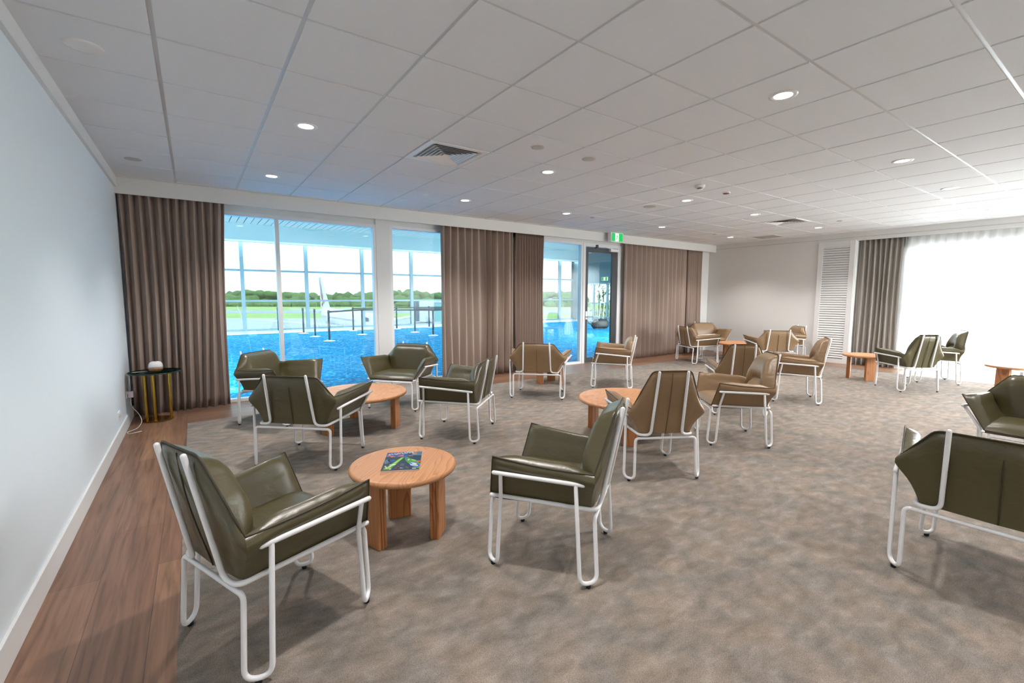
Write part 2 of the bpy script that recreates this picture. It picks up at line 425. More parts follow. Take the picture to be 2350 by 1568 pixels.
# glazed door
b = MB(); y = YW
b.box(6.60, y-.01, 0, 6.672, y+.10, 2.49); b.box(7.63, y-.01, 0, 7.72, y+.10, 2.49); b.box(6.672, y-.01, 2.425, 7.63, y+.10, 2.49)
door = struct(b.build('door_1', M['frame'], bevel=.003))
b = MB()
b.box(6.68, y+.01, .01, 6.76, y+.055, 2.415); b.box(7.475, y+.01, .01, 7.622, y+.055, 2.415)
b.box(6.76, y+.01, 2.315, 7.475, y+.055, 2.415); b.box(6.76, y+.01, .01, 7.475, y+.055, .11)
tag(b.build('door_leaf', M['dark_door'], door, bevel=.002), 'charcoal door leaf')
obj('glass_pane', [(6.76, y+.03, .11), (7.475, y+.03, .11), (7.475, y+.03, 2.315), (6.76, y+.03, 2.315)], [(0, 1, 2, 3)], M['glass'], door)
b = MB(); b.box(6.69, y-.008, .92, 6.735, y+.012, 1.09); b.tube([(6.712, y-.005, .975), (6.712, y-.055, .975), (6.85, y-.055, .975)], .009, 8, .012)
tag(b.build('door_handle', M['steel'], door), 'steel lever handle')
b = MB(); b.box(7.36, y-.05, 2.35, 7.61, y+.012, 2.41)
b.tube([(7.42, y-.03, 2.412), (7.2, y-.03, 2.435)], .008, 6)
tag(b.build('door_closer', M['white_plastic'], door), 'white door closer')
b = MB(); b.box(6.95, y-.03, 2.40, 7.01, y+.02, 2.47); b.build('stop_bracket', M['dark_door'], door)

# right wall: solid part, louvre panel, curtain recess and large window
b = MB()
b.box(XR, 3.70, 0, XR+.45, 7.1, CZ+.05)
b.box(XR, YK-.1, BZ, XR+.03, 3.70, CZ+.05)
b.box(XR+.03, YK-.1, 2.60, XR+.45, 3.70, CZ+.05)
b.box(XR+.24, YK-.1, 2.37, XR+.45, 3.70, 2.61)
b.box(XR+.24, 2.93, 0, XR+.45, 3.70, 2.61)
struct(b.build('wall_right', M['wall']))
b = MB(); b.box(XR-.014, 4.39, 0, XR, YW, .11); struct(b.build('baseboard_right', M['trim']))
b = MB(); b.box(XR-.004, YK, 2.598, XR, YW-.2, 2.602); struct(b.build('trim_3', mat('shadow_joint', srgb(150, 150, 146), .8)))
# window on the right side
b = MB(); xw = XR+.27
for yy in (2.87, 1.0, -.9, -2.8): b.box(xw, yy, 0, xw+.06, yy+.06, 2.37)
b.box(xw, YK, 2.31, xw+.06, 2.93, 2.37); b.box(xw, YK, 0, xw+.06, 2.93, .06); b.box(xw, YK, 1.20, xw+.06, 2.93, 1.25)
w5 = struct(b.build('window_5', M['frame']))
obj('glass_pane', [(xw+.03, YK, .06), (xw+.03, 2.93, .06), (xw+.03, 2.93, 2.31), (xw+.03, YK, 2.31)], [(0, 1, 2, 3)], M['clear'], w5)

# louvre door panel
lp = thing('louvre_panel', 'tall white louvred panel set in the right wall beside the daylit curtain', 'louvre panel', (XR, 4.045, 0))
b = MB()
b.box(-.02, -.335, .002, 0, -.24, 2.55); b.box(-.02, .245, .002, 0, .335, 2.55); b.box(-.02, -.24, .002, 0, .245, .10); b.box(-.02, -.24, 2.44, 0, .245, 2.55)
b.build('panel_frame', M['trim'], lp, bevel=.002)
b = MB(); b.box(-.003, -.24, .10, -.001, .245, 2.44); b.build('backing', M['dark'], lp)
for k in range(48):
    z = .115+k*.0487
    b = MB(); b.add([(-.003, -.24, z+.044), (-.003, .245, z+.044), (-.02, .245, z+.008), (-.02, -.24, z+.008), (-.003, -.24, z+.036), (-.003, .245, z+.036), (-.018, .245, z+.0), (-.018, -.24, z+.0)],
              [(0, 1, 2, 3), (4, 7, 6, 5), (2, 6, 7, 3), (0, 4, 5, 1), (0, 3, 7, 4), (1, 5, 6, 2)])
    b.build('slat', M['trim'], lp)

# ------------------------------------------------------------------ curtains
def curtain(name, label, cat, a0, a1, base, z0, z1, folds, amp, m, seed=0, axis='x', out=-1, flare=.0, tight=False, lean0=0, lean1=0, group=None, wob=1.0):
    """cloth hanging in pleats along an axis; folds swing about the line 'base'"""
    rnd = random.Random(seed); per = 14; n = int(folds*per); nz = 18
    ph = []; p = 0
    for k in range(folds+1):
        ph.append(rnd.uniform(.75, 1.25))
    tot = sum(ph[:folds]); cum = [0]
    for k in range(folds): cum.append(cum[-1]+ph[k]/tot)
    am = [rnd.uniform(.65, 1.15) for _ in range(folds+1)]; sw = [rnd.uniform(-1, 1) for _ in range(folds+1)]
    v = []; f = []
    for iz in range(nz+1):
        t = iz/nz; z = z1+(z0-z1)*t      # t=0 top
        for i in range(n+1):
            s = i/n; k = min(int(s*folds), folds-1); q = s*folds-k
            u = cum[k]+(cum[k+1]-cum[k])*q
            reg = s
            uu = reg*(1-min(1, .25+t*1.1))+u*min(1, .25+t*1.1) if not tight else u
            A = amp*(.8+.2*t)*((am[k]*(1-q)+am[k+1]*q)*min(1, .4+t)+(1-min(1, .4+t)))
            w = math.sin(2*PI*q); w = math.copysign(abs(w)**.8, w)
            side = A*.35*math.sin(4*PI*q)*.5
            sway = wob*.02*(sw[k]*(1-q)+sw[k+1]*q)*math.sin(PI*t*1.15)
            al = a0+(a1-a0)*uu+side+sway+lean0*t*(1-s)+lean1*t*s
            d = base+out*(w*A+flare*t*t*(.4+.6*(am[k]*(1-q)+am[k+1]*q)))
            v.append((al, d, z) if axis == 'x' else (d, al, z))
    for iz in range(nz):
        for i in range(n):
            a = iz*(n+1)+i; f.append((a, a+1, a+n+2, a+n+1))
    o = obj(name, v, f, m, None, True)
    sd = o.modifiers.new('cloth', 'SOLIDIFY'); sd.thickness = .003; sd.offset = 0
    return tag(o, label, cat, group)
GC = 'taupe curtains along the window wall'
curtain('curtain', 'taupe pleated curtain hanging in the left corner beside the side table', 'curtain', -.640, .385, 6.835, .005, 2.59, 12, .054, M['curtain'], 3, flare=.03, lean1=-.07, wob=1.2, group=GC)
curtain('curtain', 'wide taupe curtain right of the white pier, with broad even pleats', 'curtain', 3.345, 4.78, 6.835, .005, 2.59, 11, .054, M['curtain'], 5, flare=.01, group=GC)
curtain('curtain', 'narrow tightly gathered taupe curtain left of the glazed door', 'curtain', 4.835, 5.50, 6.835, .005, 2.59, 11, .048, M['curtain'], 8, flare=.02, tight=True, wob=1.4, group=GC)
curtain('curtain', 'wide taupe curtain right of the glazed door, with even pleats', 'curtain', 7.73, 9.98, 6.835, .005, 2.59, 14, .054, M['curtain'], 11, flare=.01, group=GC)
curtain('curtain', 'narrow gathered taupe curtain at the far corner by the right wall', 'curtain', 10.0, 10.64, 6.835, .005, 2.59, 8, .048, M['curtain'], 14, flare=.02, tight=True, group=GC)
curtain('curtain', 'taupe curtain coloured pale as by daylight, beside the louvred panel, drawn back from the sheer', 'curtain', 2.97, 3.66, XR+.115, .012, 2.59, 8, .048, M['curtain_daylit'], 21, axis='y', flare=.01)
curtain('sheer_curtain', 'white sheer curtain glowing in front of the big right window', 'sheer curtain', -3.45, 2.95, XR+.065, .006, 2.59, 45, .030, M['sheer'], 23, axis='y', flare=.01)

# ------------------------------------------------------------------ armchairs
HIGH = dict(rf=(.269, -.252), ff=(.240, .252), ar=(.276, -.22, .506), af=(.321, .215, .527), sf=(.254, .234, .382), sc=(.203, -.271, .359), pb=(.12, -.279, .359), pt=(.108, -.375, .847),
            cb=(.223, -.269, .332), fcb=(.215, .262, .345), gf=(.316, .222, .606), gn=(.270, -.270, .560), gk=(.148, -.349, .852), bl=(.292, -.240, .521), FB=(.236, .252, .378), RB=(.204, -.205, .370), BK=(.172, -.256, .366), seat=.425, lobes=True)
WIDE = dict(rf=(.346, -.274), ff=(.314, .274), ar=(.373, -.257, .501), af=(.436, .231, .545), sf=(.309, .278, .377), sc=(.286, -.287, .365), pb=(.19, -.283, .365), pt=(.175, -.364, .774),
            cb=(.311, -.289, .337), fcb=(.270, .285, .348), gf=(.443, .235, .634), gn=(.352, -.275, .597), gk=(.229, -.308, .756), bl=(.386, -.285, .539), FB=(.296, .268, .378), RB=(.278, -.215, .370), BK=(.245, -.268, .368), seat=.425, lobes=False)

def lerp(a, b, t): return a+(b-a)*t
def polyline(pts, t):
    d = [0]
    for a, b in zip(pts, pts[1:]): d.append(d[-1]+(b-a).length)
    x = t*d[-1]
    for i in range(len(pts)-1):
        if x <= d[i+1]+1e-9: return pts[i].lerp(pts[i+1], (x-d[i])/max(1e-9, d[i+1]-d[i]))
    return pts[-1]
def smooth_poly(pts, t, w=.06):
    return (polyline(pts, max(0, t-w))+polyline(pts, max(0, min(1, t)))*2+polyline(pts, min(1, t+w)))/4 if w < t < 1-w else polyline(pts, max(0, min(1, t)))

def pad(stations):
    """closed cushion wall from a list of loops of equal length"""
    v = []; f = []; n = len(stations[0])
    for s in stations: v += s
    for i in range(len(stations)-1):
        for k in range(n-1):
            a = i*n+k; f.append((a, a+1, a+n+1, a+n))
    return v, f

def make_chair(name, kind, colour, label, loc, rz, group):
    P = HIGH if kind == 'high' else WIDE
    lm, pm, wm = M[colour], M[colour+'_pipe'], M['white_metal']
    t = thing(name, label, 'armchair', loc, rz, group)
    V = Vector; TR = .0105
    gf, gn, gk = V(P['gf']), V(P['gn']), V(P['gk']); FB, RB, BK = V(P['FB']), V(P['RB']), V(P['BK'])
    CB = V((RB.x*.5+BK.x*.5+.012, RB.y*.3+BK.y*.7-.004, .368))
    SZ = P['seat']
    NV = 11
    NI = 24
    def section(B, T, I, n_out, bo, n_in, bi, k, E0, E1, lob=0, up_=0):
        out = []
        for i in range(NV):
            q = i/(NV-1); p = B.lerp(T, q)+n_out*bo*math.sin(PI*q**3.2)
            e = E0.lerp(E1, q); out.append(e.lerp(p, k))
        for i in range(1, NI+1):
            q = i/NI; p = T.lerp(I, q)+V((0, 0, up_*math.sin(PI*min(1, q/.38))))
            if lob:
                h = .95*(max(0, 1-(abs(q-.30)/.29)**2.4) if q < .59 else 0)+(.66*max(0, 1-(abs(q-.80)/.21)**2.2) if q > .59 else 0)+.05
                h *= min(1, q/.10)
                p = p+n_in*bi*h
            else: p = p+n_in*bi*math.sin(PI*q**.55)
            e = E1.lerp(E0, q); out.append(e.lerp(p, k))
        return out
    # arm pads (right then mirrored left)
    IF, IR = V((FB.x-.03, FB.y-.012, SZ-.02)), V((RB.x-.045, RB.y+.045, SZ))
    IC = V((RB.x-.055, -.170, SZ))
    ns = 16; arm = []
    for s in range(ns+1):
        q = s/ns; q = q**1.35 if q < 1 else 1
        B = polyline([FB, RB, CB], q); T = gf.lerp(gn, q)+V((0, 0, -.010*math.sin(PI*q)))
        I = polyline([IF, IR, IC], q)
        cw = max(0, (q-.78)/.22); cw = cw*cw*(3-2*cw)
        no = V((1, -.35*cw, 0)).normalized(); bo = .018+(.040-.018)*cw
        k = min(1, math.sqrt(q/.13)) if q < .13 else 1
        ni = V((-.8, .1, .62)).normalized(); bi = .036*(1-cw*.8)*min(1, q/.1)
        arm.append(section(B, T, I, no, bo, ni, bi, k, V((FB.x+.006, FB.y+.012, FB.z+.008)), gf, 0, .030*min(1, max(0, q-.03)/.2)*(1-.55*cw)))
    av, af = pad(arm)
    obj('armrest', av, [tuple(reversed(q)) for q in af], lm, t, True)
    obj('armrest', [(-p[0], p[1], p[2]) for p in av], af, lm, t, True)
    # backrest
    bk = []; nb = 22
    path_T = [gn, gk, V((0, gk.y-.006, gk.z+.002))]; path_B = [CB, BK, V((0, BK.y-.006, BK.z-.002))]
    dT = [(gk-gn).length, gk.x]; fr = dT[0]/sum(dT)
    half = []
    for s in range(nb+1):
        q = s/nb; T = smooth_poly(path_T, q, .05); B = polyline(path_B, min(1, q*1.0))
        x = T.x/gn.x
        I = V((IC.x*min(1, (1-q)*1.0)**.9, lerp(IC.y, -.165, min(1, q*3)), SZ-.005))
        cw = max(0, 1-q/.28); cw = cw*cw*(3-2*cw)
        no = V((.94*cw, -1+.67*cw, 0)).normalized(); bo = .012+(.040-.012)*cw
        bi = (.066 if P['lobes'] else .058)*min(1, (q/.35))**.6
        if 0 < cw: pass
        ni = V((-.25*cw, 1, .1)).normalized()
        half.append(section(B, T, I, no, bo, ni, bi, 1, B, T, P['lobes'], .014))
    full = half+[[V((-p.x, p.y, p.z)) for p in s] for s in half[-2::-1]]
    bv, bf = pad(full)
    obj('backrest', bv, [tuple(reversed(q)) for q in bf], lm, t, True)
    # seat cushion
    nx, ny = 16, 14; sv = []; sf_ = []
    yf, yb = FB.y+.014, -.235
    def wid(y): q = (yf-y)/(yf-yb); return lerp(FB.x+.004, RB.x-.006, q)
    for side in (1, -1):
        for j in range(ny+1):
            q = j/ny; y = lerp(yf, yb, q**1.4)
            for i in range(nx+1):
                u = i/nx*2-1; x = wid(y)*u
                ed = min(1, (1-abs(u))/.18) if side > 0 else 1
                g = min(1, q**1.4/.22); g = math.sqrt(max(0, g*(2-g)))
                yy = y+(.010*(1-u*u) if True else 0)*(1-g)
                if side > 0: z = lerp(FB.z+.006, SZ+.018+.006*math.cos(u*PI/2)-.02*max(0, (q-.8)/.2), g)-.014*(1-ed)*g
                else: z = lerp(FB.z+.006, .357, min(1, g*1.3))
                sv.append((x, yy, z))
        o0 = 0 if side > 0 else (nx+1)*(ny+1)
        for j in range(ny):
            for i in range(nx):
                a = o0+j*(nx+1)+i; q = (a, a+nx+1, a+nx+2, a+1); sf_.append(q if side > 0 else tuple(reversed(q)))
    obj('seat', sv, sf_, lm, t, True)
    # piping along the seam
    loop = []
    fc = V((FB.x+.006, FB.y+.012, FB.z+.008))
    right = [fc.lerp(gf, k/8) for k in range(9)]+[gf.lerp(gn, k/14)+V((0, 0, -.010*math.sin(PI*(k/14)))) for k in range(1, 14)]
    right += [smooth_poly(path_T, k/24, .05) for k in range(25)]
    left = [V((-p.x, p.y, p.z)) for p in reversed(right[:-1])]
    front = [V((lerp(-fc.x, fc.x, k/10), yf+.010*(1-(k/5-1)**2), FB.z+.006)) for k in range(1, 10)]
    mb = MB(); mb.tube(right+left+front, .0042, 7, closed=True)
    mb.build('piping', pm, t, True)
    mb = MB(); cb_, ct_ = V((0, BK.y-.006, BK.z)), V((0, gk.y-.006, gk.z-.02))
    mb.tube([cb_.lerp(ct_, k/10)+V((0, -.0125*math.sin(PI*(k/10)**1.25)-.001, 0)) for k in range(11)], .0028, 6)
    mb.build('back_seam', pm, t, True)
    # frame: posts running into seat rails, arm rails, hairpin legs, crossbars
    for s in (1, -1):
        mir = lambda p: V((p[0]*s, p[1], p[2]))
        mb = MB(); mb.tube([mir(P['pt']), mir(P['pb']), mir(P['sc']), mir((P['sf'][0], P['sf'][1]+.02, P['sf'][2]))], TR, 12, [0, .045, .035, 0])
        mb.build('side_rail', wm, t, True)
        ar, afr = V(P['ar']), V(P['af']); d = (afr-ar).normalized()
        mb = MB(); mb.tube([mir(ar), mir(afr)], TR, 12); mb.build('arm_rail', wm, t, True)
        jr, jf = ar+d*.035, afr-d*.035
        for (fx, fy), j, cbp, du in ((P['rf'], jr, P['cb'], V((.028, .036, 0))), (P['ff'], jf, P['fcb'], V((.024, -.032, 0)))):
            f0 = V((fx, fy, .022)); po, pi_ = f0+du, f0-du
            cbv = V(cbp); inner_top = V((cbv.x+.010, cbv.y, cbv.z))
            pts = [j, V(po), V(pi_), inner_top, V((cbv.x-.045, cbv.y, cbv.z))]
            if fy > 0:   # front leg: bend where it passes the seat rail
                pas = V((P['sf'][0]+.012, P['sf'][1]-.035, P['sf'][2])); pts = [j, pas, V(po), V(pi_), inner_top, V((cbv.x-.045, cbv.y, cbv.z))]
                fl = [0, .03, .045, .045, .035, 0]
            else: fl = [0, .045, .045, .035, 0]
            mb = MB(); mb.tube([mir(p) for p in pts], TR*.95, 12, fl); leg = mb.build('leg', wm, t, True)
            mb = MB(); mb.lathe([(.0105, 0), (.012, .004), (.012, .014)], 12, mir((fx, fy, 0))); mb.build('foot_pad', M['rubber'], leg)
    for cbp in (P['cb'], P['fcb']):
        mb = MB(); mb.tube([(-cbp[0]+.04, cbp[1], cbp[2]), (cbp[0]-.04, cbp[1], cbp[2])], TR*.95, 12); mb.build('crossbar', wm, t, True)
    return t

CH = [ # key, kind, colour, x, y, deg, label
 ('A', 'high', 'olive', .250, 2.104, 292.2, 'olive high-backed armchair nearest the camera at lower left, its back to the left wall'),
 ('C', 'high', 'olive', 1.551, 1.837, 35.1, 'olive high-backed armchair just right of the small table with the magazine'),
 ('B', 'wide', 'olive', .791, 4.141, 317.8, 'olive low wide armchair seen from behind, in front of the left windows'),
 ('G', 'wide', 'olive', .777, 5.696, 224.8, 'olive low wide armchair closest to the left corner curtain, half hidden by another chair'),
 ('F', 'wide', 'olive', 2.145, 5.536, 130.1, 'olive low wide armchair facing the camera in front of the white pier'),
 ('E', 'wide', 'olive', 2.176, 4.085, 43.2, 'olive low wide armchair facing left, right of the large table by the left windows'),
 ('H', 'wide', 'tan', 3.973, 5.026, 314.9, 'tan low wide armchair seen squarely from behind, in front of the middle curtains'),
 ('I', 'wide', 'tan', 5.376, 4.959, 43.0, 'tan low wide armchair facing left in front of the glazed door'),
 ('D', 'high', 'tan', 2.990, 2.315, 330.6, 'tan high-backed armchair seen from behind, right of the front olive chair'),
 ('J', 'high', 'tan', 4.264, 2.365, 48.9, 'tan high-backed armchair facing left, nearest the camera among the middle chairs'),
 ('K', 'high', 'tan', 5.357, 2.925, 310.6, 'tan high-backed armchair seen from behind, at the small table in the middle of the room'),
 ('L', 'high', 'tan', 6.629, 2.826, 31.4, 'tan high-backed armchair facing left in front of the louvred panel'),
 ('M', 'wide', 'tan', 9.221, 4.375, 318.0, 'tan low wide armchair seen from behind, nearest chair of the far corner group'),
 ('N', 'wide', 'tan', 10.555, 4.751, 48.2, 'tan low wide armchair against the right wall, beyond the chair seen from behind'),
 ('O', 'wide', 'tan', 8.787, 5.678, 244.9, 'tan low wide armchair with its back to the far curtain, seen from its side'),
 ('Q', 'wide', 'tan', 10.085, 6.252, 145.7, 'tan low wide armchair facing the camera, deepest in the far corner'),
 ('S', 'high', 'olive', 8.819, 2.198, 325.0, 'olive high-backed armchair seen from behind, beside the small table near the daylit curtain'),
 ('T', 'high', 'olive', 9.994, 2.149, 28.9, 'olive high-backed armchair facing left, right in front of the sheer curtain'),
 ('U', 'wide', 'olive', 5.155, .437, 94.0, 'olive low wide armchair facing left at the right edge, cut by the frame'),
 ('V', 'wide', 'olive', 3.183, .371, 273.0, 'dark olive low wide armchair seen from behind at lower right, cut by the frame'),
]
proto = {}
for key, kind, colr, x, y, deg, lab in CH:
    nm = 'high_back_armchair' if kind == 'high' else 'lounge_armchair'
    grp = ('high-backed' if kind == 'high' else 'low wide')+f' {colr} armchairs'
    if (kind, colr) not in proto: proto[kind, colr] = make_chair(nm, kind, colr, lab, (x, y, CF), R(deg), grp)
    else: dup(proto[kind, colr], (x, y, CF), R(deg), lab, grp)

# ------------------------------------------------------------------ round timber tables
def slab_leg(w, th, h, bev=.008):
    """tangential slab: wide plain faces, narrow edges with three rounded ridges"""
    out = []
    hw, ht = w/2, th/2
    def ridged(sx):
        pts = []
        n = 3; rr = th/n/2
        for k in range(n):
            cy = -ht+rr+k*2*rr
            for a in range(-75, 76, 25):
                pts.append((sx*(hw-rr*.55+rr*.95*math.cos(R(a))), cy+rr*math.sin(R(a))))
        return pts
    rp = ridged(1); lp_ = [(-x, y) for x, y in reversed(rp)]
    out = rp+lp_
    v = []; f = []; n = len(out)
    for z, s in ((0, .90), (.008, .985), (.02, 1), (h, 1)):
        v += [(x*(1 if s == 1 else (1-(1-s)*.35)), y*s, z) for x, y in out]
    for k in range(3):
        for i in range(n): f.append((k*n+i, k*n+(i+1) % n, (k+1)*n+(i+1) % n, (k+1)*n+i))
    f.append(tuple(range(n-1, -1, -1))); f.append(tuple(3*n+i for i in range(n)))
    return v, f
def make_table(label, loc, rz, rad, h, group):
    t = thing('coffee_table', label, 'coffee table', loc, rz, group)
    th = .036
    prof = [(0, h-th)]
    for a in range(-90, 91, 15): prof.append((rad-th*.45+th*.45*math.cos(R(a)), h-th/2+th/2*math.sin(R(a))))
    prof.append((rad*.5, h)); prof.append((0, h))
    v, f = lathe(prof, 72); obj('tabletop', v, f, M['wood_top'], t, True)
    lr = rad-.102
    for k in range(3):
        a = R(120*k); v, f = slab_leg(.132, .056, h-th+.004)
        mt = Matrix.Translation((lr*math.cos(a), lr*math.sin(a), 0)) @ Matrix.Rotation(a+PI/2, 4, 'Z')
        o = obj('leg', [mt @ Vector(p) for p in v], f, M['wood_leg'], t)
    return t
TB = [ # x, y, deg, size, label
 (.957, 2.482, -43, 's', 'small round wooden table with the magazine on it'),
 (1.402, 4.86, -40, 'l', 'large round wooden table among the olive chairs by the left windows'),
 (3.545, 3.045, 105, 'l', 'large round wooden table in the middle, half hidden by a tan high-backed chair'),
 (5.99, 3.29, 75, 's', 'small round wooden table in the middle of the room, mostly hidden behind a tan chair'),
 (9.92, 5.35, 80, 'l', 'large round wooden table in the far corner between the tan chairs'),
 (9.30, 2.88, -17, 's', 'small round wooden table beside the daylit curtain and louvred panel'),
 (9.55, 1.18, 40, 's', 'small round wooden table at the right edge in front of the sheer curtain'),
 (4.69, 5.62, 50, 's', 'small round wooden table hidden behind the tan chair in front of the middle curtains'),
]
pt_ = {}
for x, y, deg, s, lab in TB:
    rad, h = (.305, .42) if s == 's' else (.49, .38)
    g = 'small round wooden tables' if s == 's' else 'large round wooden tables'
    if s not in pt_: pt_[s] = make_table(lab, (x, y, CF), R(deg), rad, h, g)
    else: dup(pt_[s], (x, y, CF), R(deg), lab, g)

# magazine on the nearest table
mg = thing('magazine', 'glossy magazine with green bottles on its dark cover, lying on the small table', 'magazine', (.957, 2.495, CF+.42), R(-27))
b = MB(); b.box(-.105, -.148, .0005, .105, .148, .0075); b.build('pages', mat('magazine_pages', srgb(214, 200, 192), .6), mg)
cols = {'navy': (34, 40, 56), 'blue': (38, 72, 132), 'orange': (222, 110, 56), 'green': (70, 130, 40), 'lime': (140, 190, 60), 'white': (236, 236, 240), 'lilac': (120, 124, 190), 'brown': (120, 50, 36), 'dk': (24, 26, 34), 'steel': (70, 92, 110), 'pale': (196, 196, 160)}
cm = {k: mat('cover_'+k, srgb(*c), .25) for k, c in cols.items()}; ck = list(cm)
b = MB()
def poly(c, pts, z): b.cur = ck.index(c); b.add([(x*.105, y*.148, z) for x, y in pts], [tuple(range(len(pts)))])
def ell(c, cx, cy, rx, ry, z, rot=0, n=14):
    poly(c, [(cx+rx*math.cos(a)*math.cos(rot)-ry*math.sin(a)*math.sin(rot), cy+(rx*math.cos(a)*math.sin(rot)+ry*math.sin(a)*math.cos(rot))) for a in [2*PI*k/n for k in range(n)]], z)
# cover: x across (spine left), y up the page
poly('navy', [(-1, -1), (1, -1), (1, 1), (-1, 1)], .0078)
poly('blue', [(-1, .45), (.2, .45), (.2, 1), (-1, 1)], .0079); poly('steel', [(.45, .55), (1, .55), (1, 1), (.45, 1)], .0079)
rn = random.Random(4)
for k in range(16): ell('orange', rn.uniform(-.95, .75), rn.uniform(.42, .97), rn.uniform(.05, .12), rn.uniform(.02, .05), .0080)
ell('dk', -.62, .18, .2, .28, .0080); ell('dk', .68, .25, .26, .3, .0080); ell('steel', -.85, -.05, .14, .25, .0080); ell('blue', -.55, .05, .16, .12, .0081)
poly('green', [(-.95, -.95), (-.55, -.95), (.02, .3), (.06, .42), (-.08, .42), (-.22, .25)], .0082)
poly('lime', [(-.82, -.85), (-.62, -.82), (-.02, .28), (-.12, .3)], .0083)
for k in range(9): ell('pale', rn.uniform(-.85, -.5), rn.uniform(-.9, -.4), .06, .05, .0084)
poly('white', [(-.6, -.5), (-.35, -.45), (-.28, -.36), (-.5, -.4)], .0085)
poly('green', [(.06, .42), (.16, .44), (.42, .2), (.85, -.1), (1, -.4), (1, -.95), (.75, -.8), (.3, -.25), (.12, .1)], .0082)
poly('steel', [(.08, .40), (.16, .36), (.3, .02), (.2, .0)], .0083)
ell('lime', .32, .08, .06, .1, .0084); ell('lime', .6, .0, .16, .05, .0084, -.5)
ell('lilac', .72, -.5, .34, .2, .0084, -.7); ell('blue', .74, -.5, .30, .165, .0085, -.7); ell('pale', .68, -.4, .18, .07, .0086, -.5); ell('green', .75, -.6, .15, .06, .0086, -.4)
poly('white', [(.48, -.47), (.9, -.58), (.9, -.64), (.48, -.53)], .0087); poly('white', [(.62, -.86), (.82, -.88), (.82, -.93), (.62, -.91)], .0087)
for x, y in ((-.15, -.62), (.0, -.75), (.3, -.72), (.38, -.85), (.9, -.1), (.95, -.22), (-.25, -.8)): ell('brown', x, y, .06, .06, .0083)
for x in (.93, .86): ell('orange', x, -.16, .07, .07, .0085)
# masthead: two rows of white capitals, too small in the photo to read
x = -.86
for k in range(15):
    w = .045+.02*(k % 3); y0, y1 = (.70+.012*k, .84+.012*k)
    poly('white', [(x, y0), (x+.018, y0), (x+.022, y1), (x+.002, y1)], .0086)
    if k % 2: poly('white', [(x, y1-.03), (x+w, y1-.03), (x+w, y1), (x, y1)], .0086)
    else: poly('white', [(x, y0), (x+w, y0), (x+w, y0+.035), (x, y0+.035)], .0086)
    x += w+.028
poly('white', [(-.05, -.80), (.13, -.82), (.13, -.84), (-.05, -.82)], .0086)
for q in ([(-.06, -.40), (.14, -.40)], [(-.06, -.52), (.14, -.52)]): poly('white', [q[0], q[1], (q[1][0], q[1][1]+.012), (q[0][0], q[0][1]+.012)], .0086)
# page is landscape to the reader: rotate the cover a quarter turn
b.v = [(y_*.105/.148*1.0, -x_*.148/.105*1.0, z_) if False else (x_, y_, z_) for x_, y_, z_ in b.v]
cov = b.build('cover', mats=[cm[k] for k in ck], parent=mg)

# ------------------------------------------------------------------ side table, diffuser, sockets
st = thing('side_table', 'round glass side table on three brass posts in the left corner', 'side table', (-.395, 6.43, 0))
b = MB(); b.lathe([(0, .004), (.135, .004), (.14, .008), (.14, .013), (0, .013)], 40); b.build('base', M['brass'], st)
b = MB(); v, f = lathe([(0, .545), (.240, .545)], 48); b.add(v, f[:-1] if len(f) > 48 else f)
obj('tabletop', *lathe([(.0001, .556), (.240, .556)], 48), M['table_glass'], st)
b = MB(); b.lathe([(.238, .545), (.246, .545), (.249, .550), (.246, .556), (.238, .556)], 48); b.build('glass_rim', M['glass_edge'], st, True)
for x, y in ((-.095, -.075), (-.018, -.10), (.122, -.06)):
    b = MB(); b.tube([(x, y, .02), (x, y, .54)], .0135, 14); b.build('leg', M['brass'], st, True)
df = thing('aroma_diffuser', 'small white dome diffuser with a wooden base on the glass side table', 'diffuser', (-.385, 6.41, .558))
b = MB(); b.lathe([(0, 0), (.045, 0), (.062, .014), (.068, .034), (.067, .040), (0, .040)], 32); b.build('base', M['light_wood'], df, True)
b = MB(); b.lathe([(0, .040), (.067, .040), (.068, .055), (.062, .082), (.047, .103), (.03, .110), (0, .111)], 32); b.build('dome', M['white_plastic'], df, True)
b = MB(); b.box(-.012, -.016, .1085, .012, -.010, .1125); b.build('mist_slot', M['dark'], df)
def socket(y, z, label):
    t = thing('power_socket', label, 'power socket', (XL, y, z))
    b = MB(); b.box(0, -.06, -.038, .009, .06, .038); b.build('plate', M['white_plastic'], t, bevel=.003)
    for yy in (-.03, .03):
        b = MB(); b.box(.009, yy-.012, .008, .014, yy+.012, .028); b.build('switch', M['white_plastic'], t)
        b = MB()
        for dy, dz in ((-.006, -.012), (.006, -.012), (0, -.022)): b.box(.009, yy+dy-.0015, dz-.004, .0095, yy+dy+.0015, dz+.004)
        b.build('pin_slots', M['dark'], t)
    return t
socket(5.68, .25, 'white double power socket low on the left wall, nearer the camera')
socket(6.40, .33, 'white power socket low on the left wall behind the side table')
t = thing('plug_adapter', 'white plug adapter pushed into the socket beside the side table', 'plug', (XL+.0145, 6.37, .33))
b = MB(); b.box(0, -.022, -.035, .045, .022, .03); b.build('body', mat('adapter_plastic', srgb(226, 214, 228), .4), t, bevel=.004)
b = MB(); b.tube([(XL+.03, 6.37, .285), (XL+.035, 6.34, .2), (XL+.10, 6.30, .12), (XL+.13, 6.22, .05), (XL+.10, 6.10, .006), (XL+.03, 6.0, .004), (XL+.02, 5.98, .004), (XL+.04, 5.90, .004), (XL+.10, 5.93, .004), (XL+.14, 5.95, .004)], .0028, 6, .05)
b.tube([(XL+.02, 6.385, .30), (XL+.025, 6.40, .45), (XL+.03, 6.42, .557), (XL+.12, 6.42, .5615), (XL+.19, 6.41, .5615)], .0026, 6, .04)
tag(b.build('power_cable', M['white_plastic'], None, True), 'thin white cable trailing from the plug down to the floor by the skirting', 'cable')

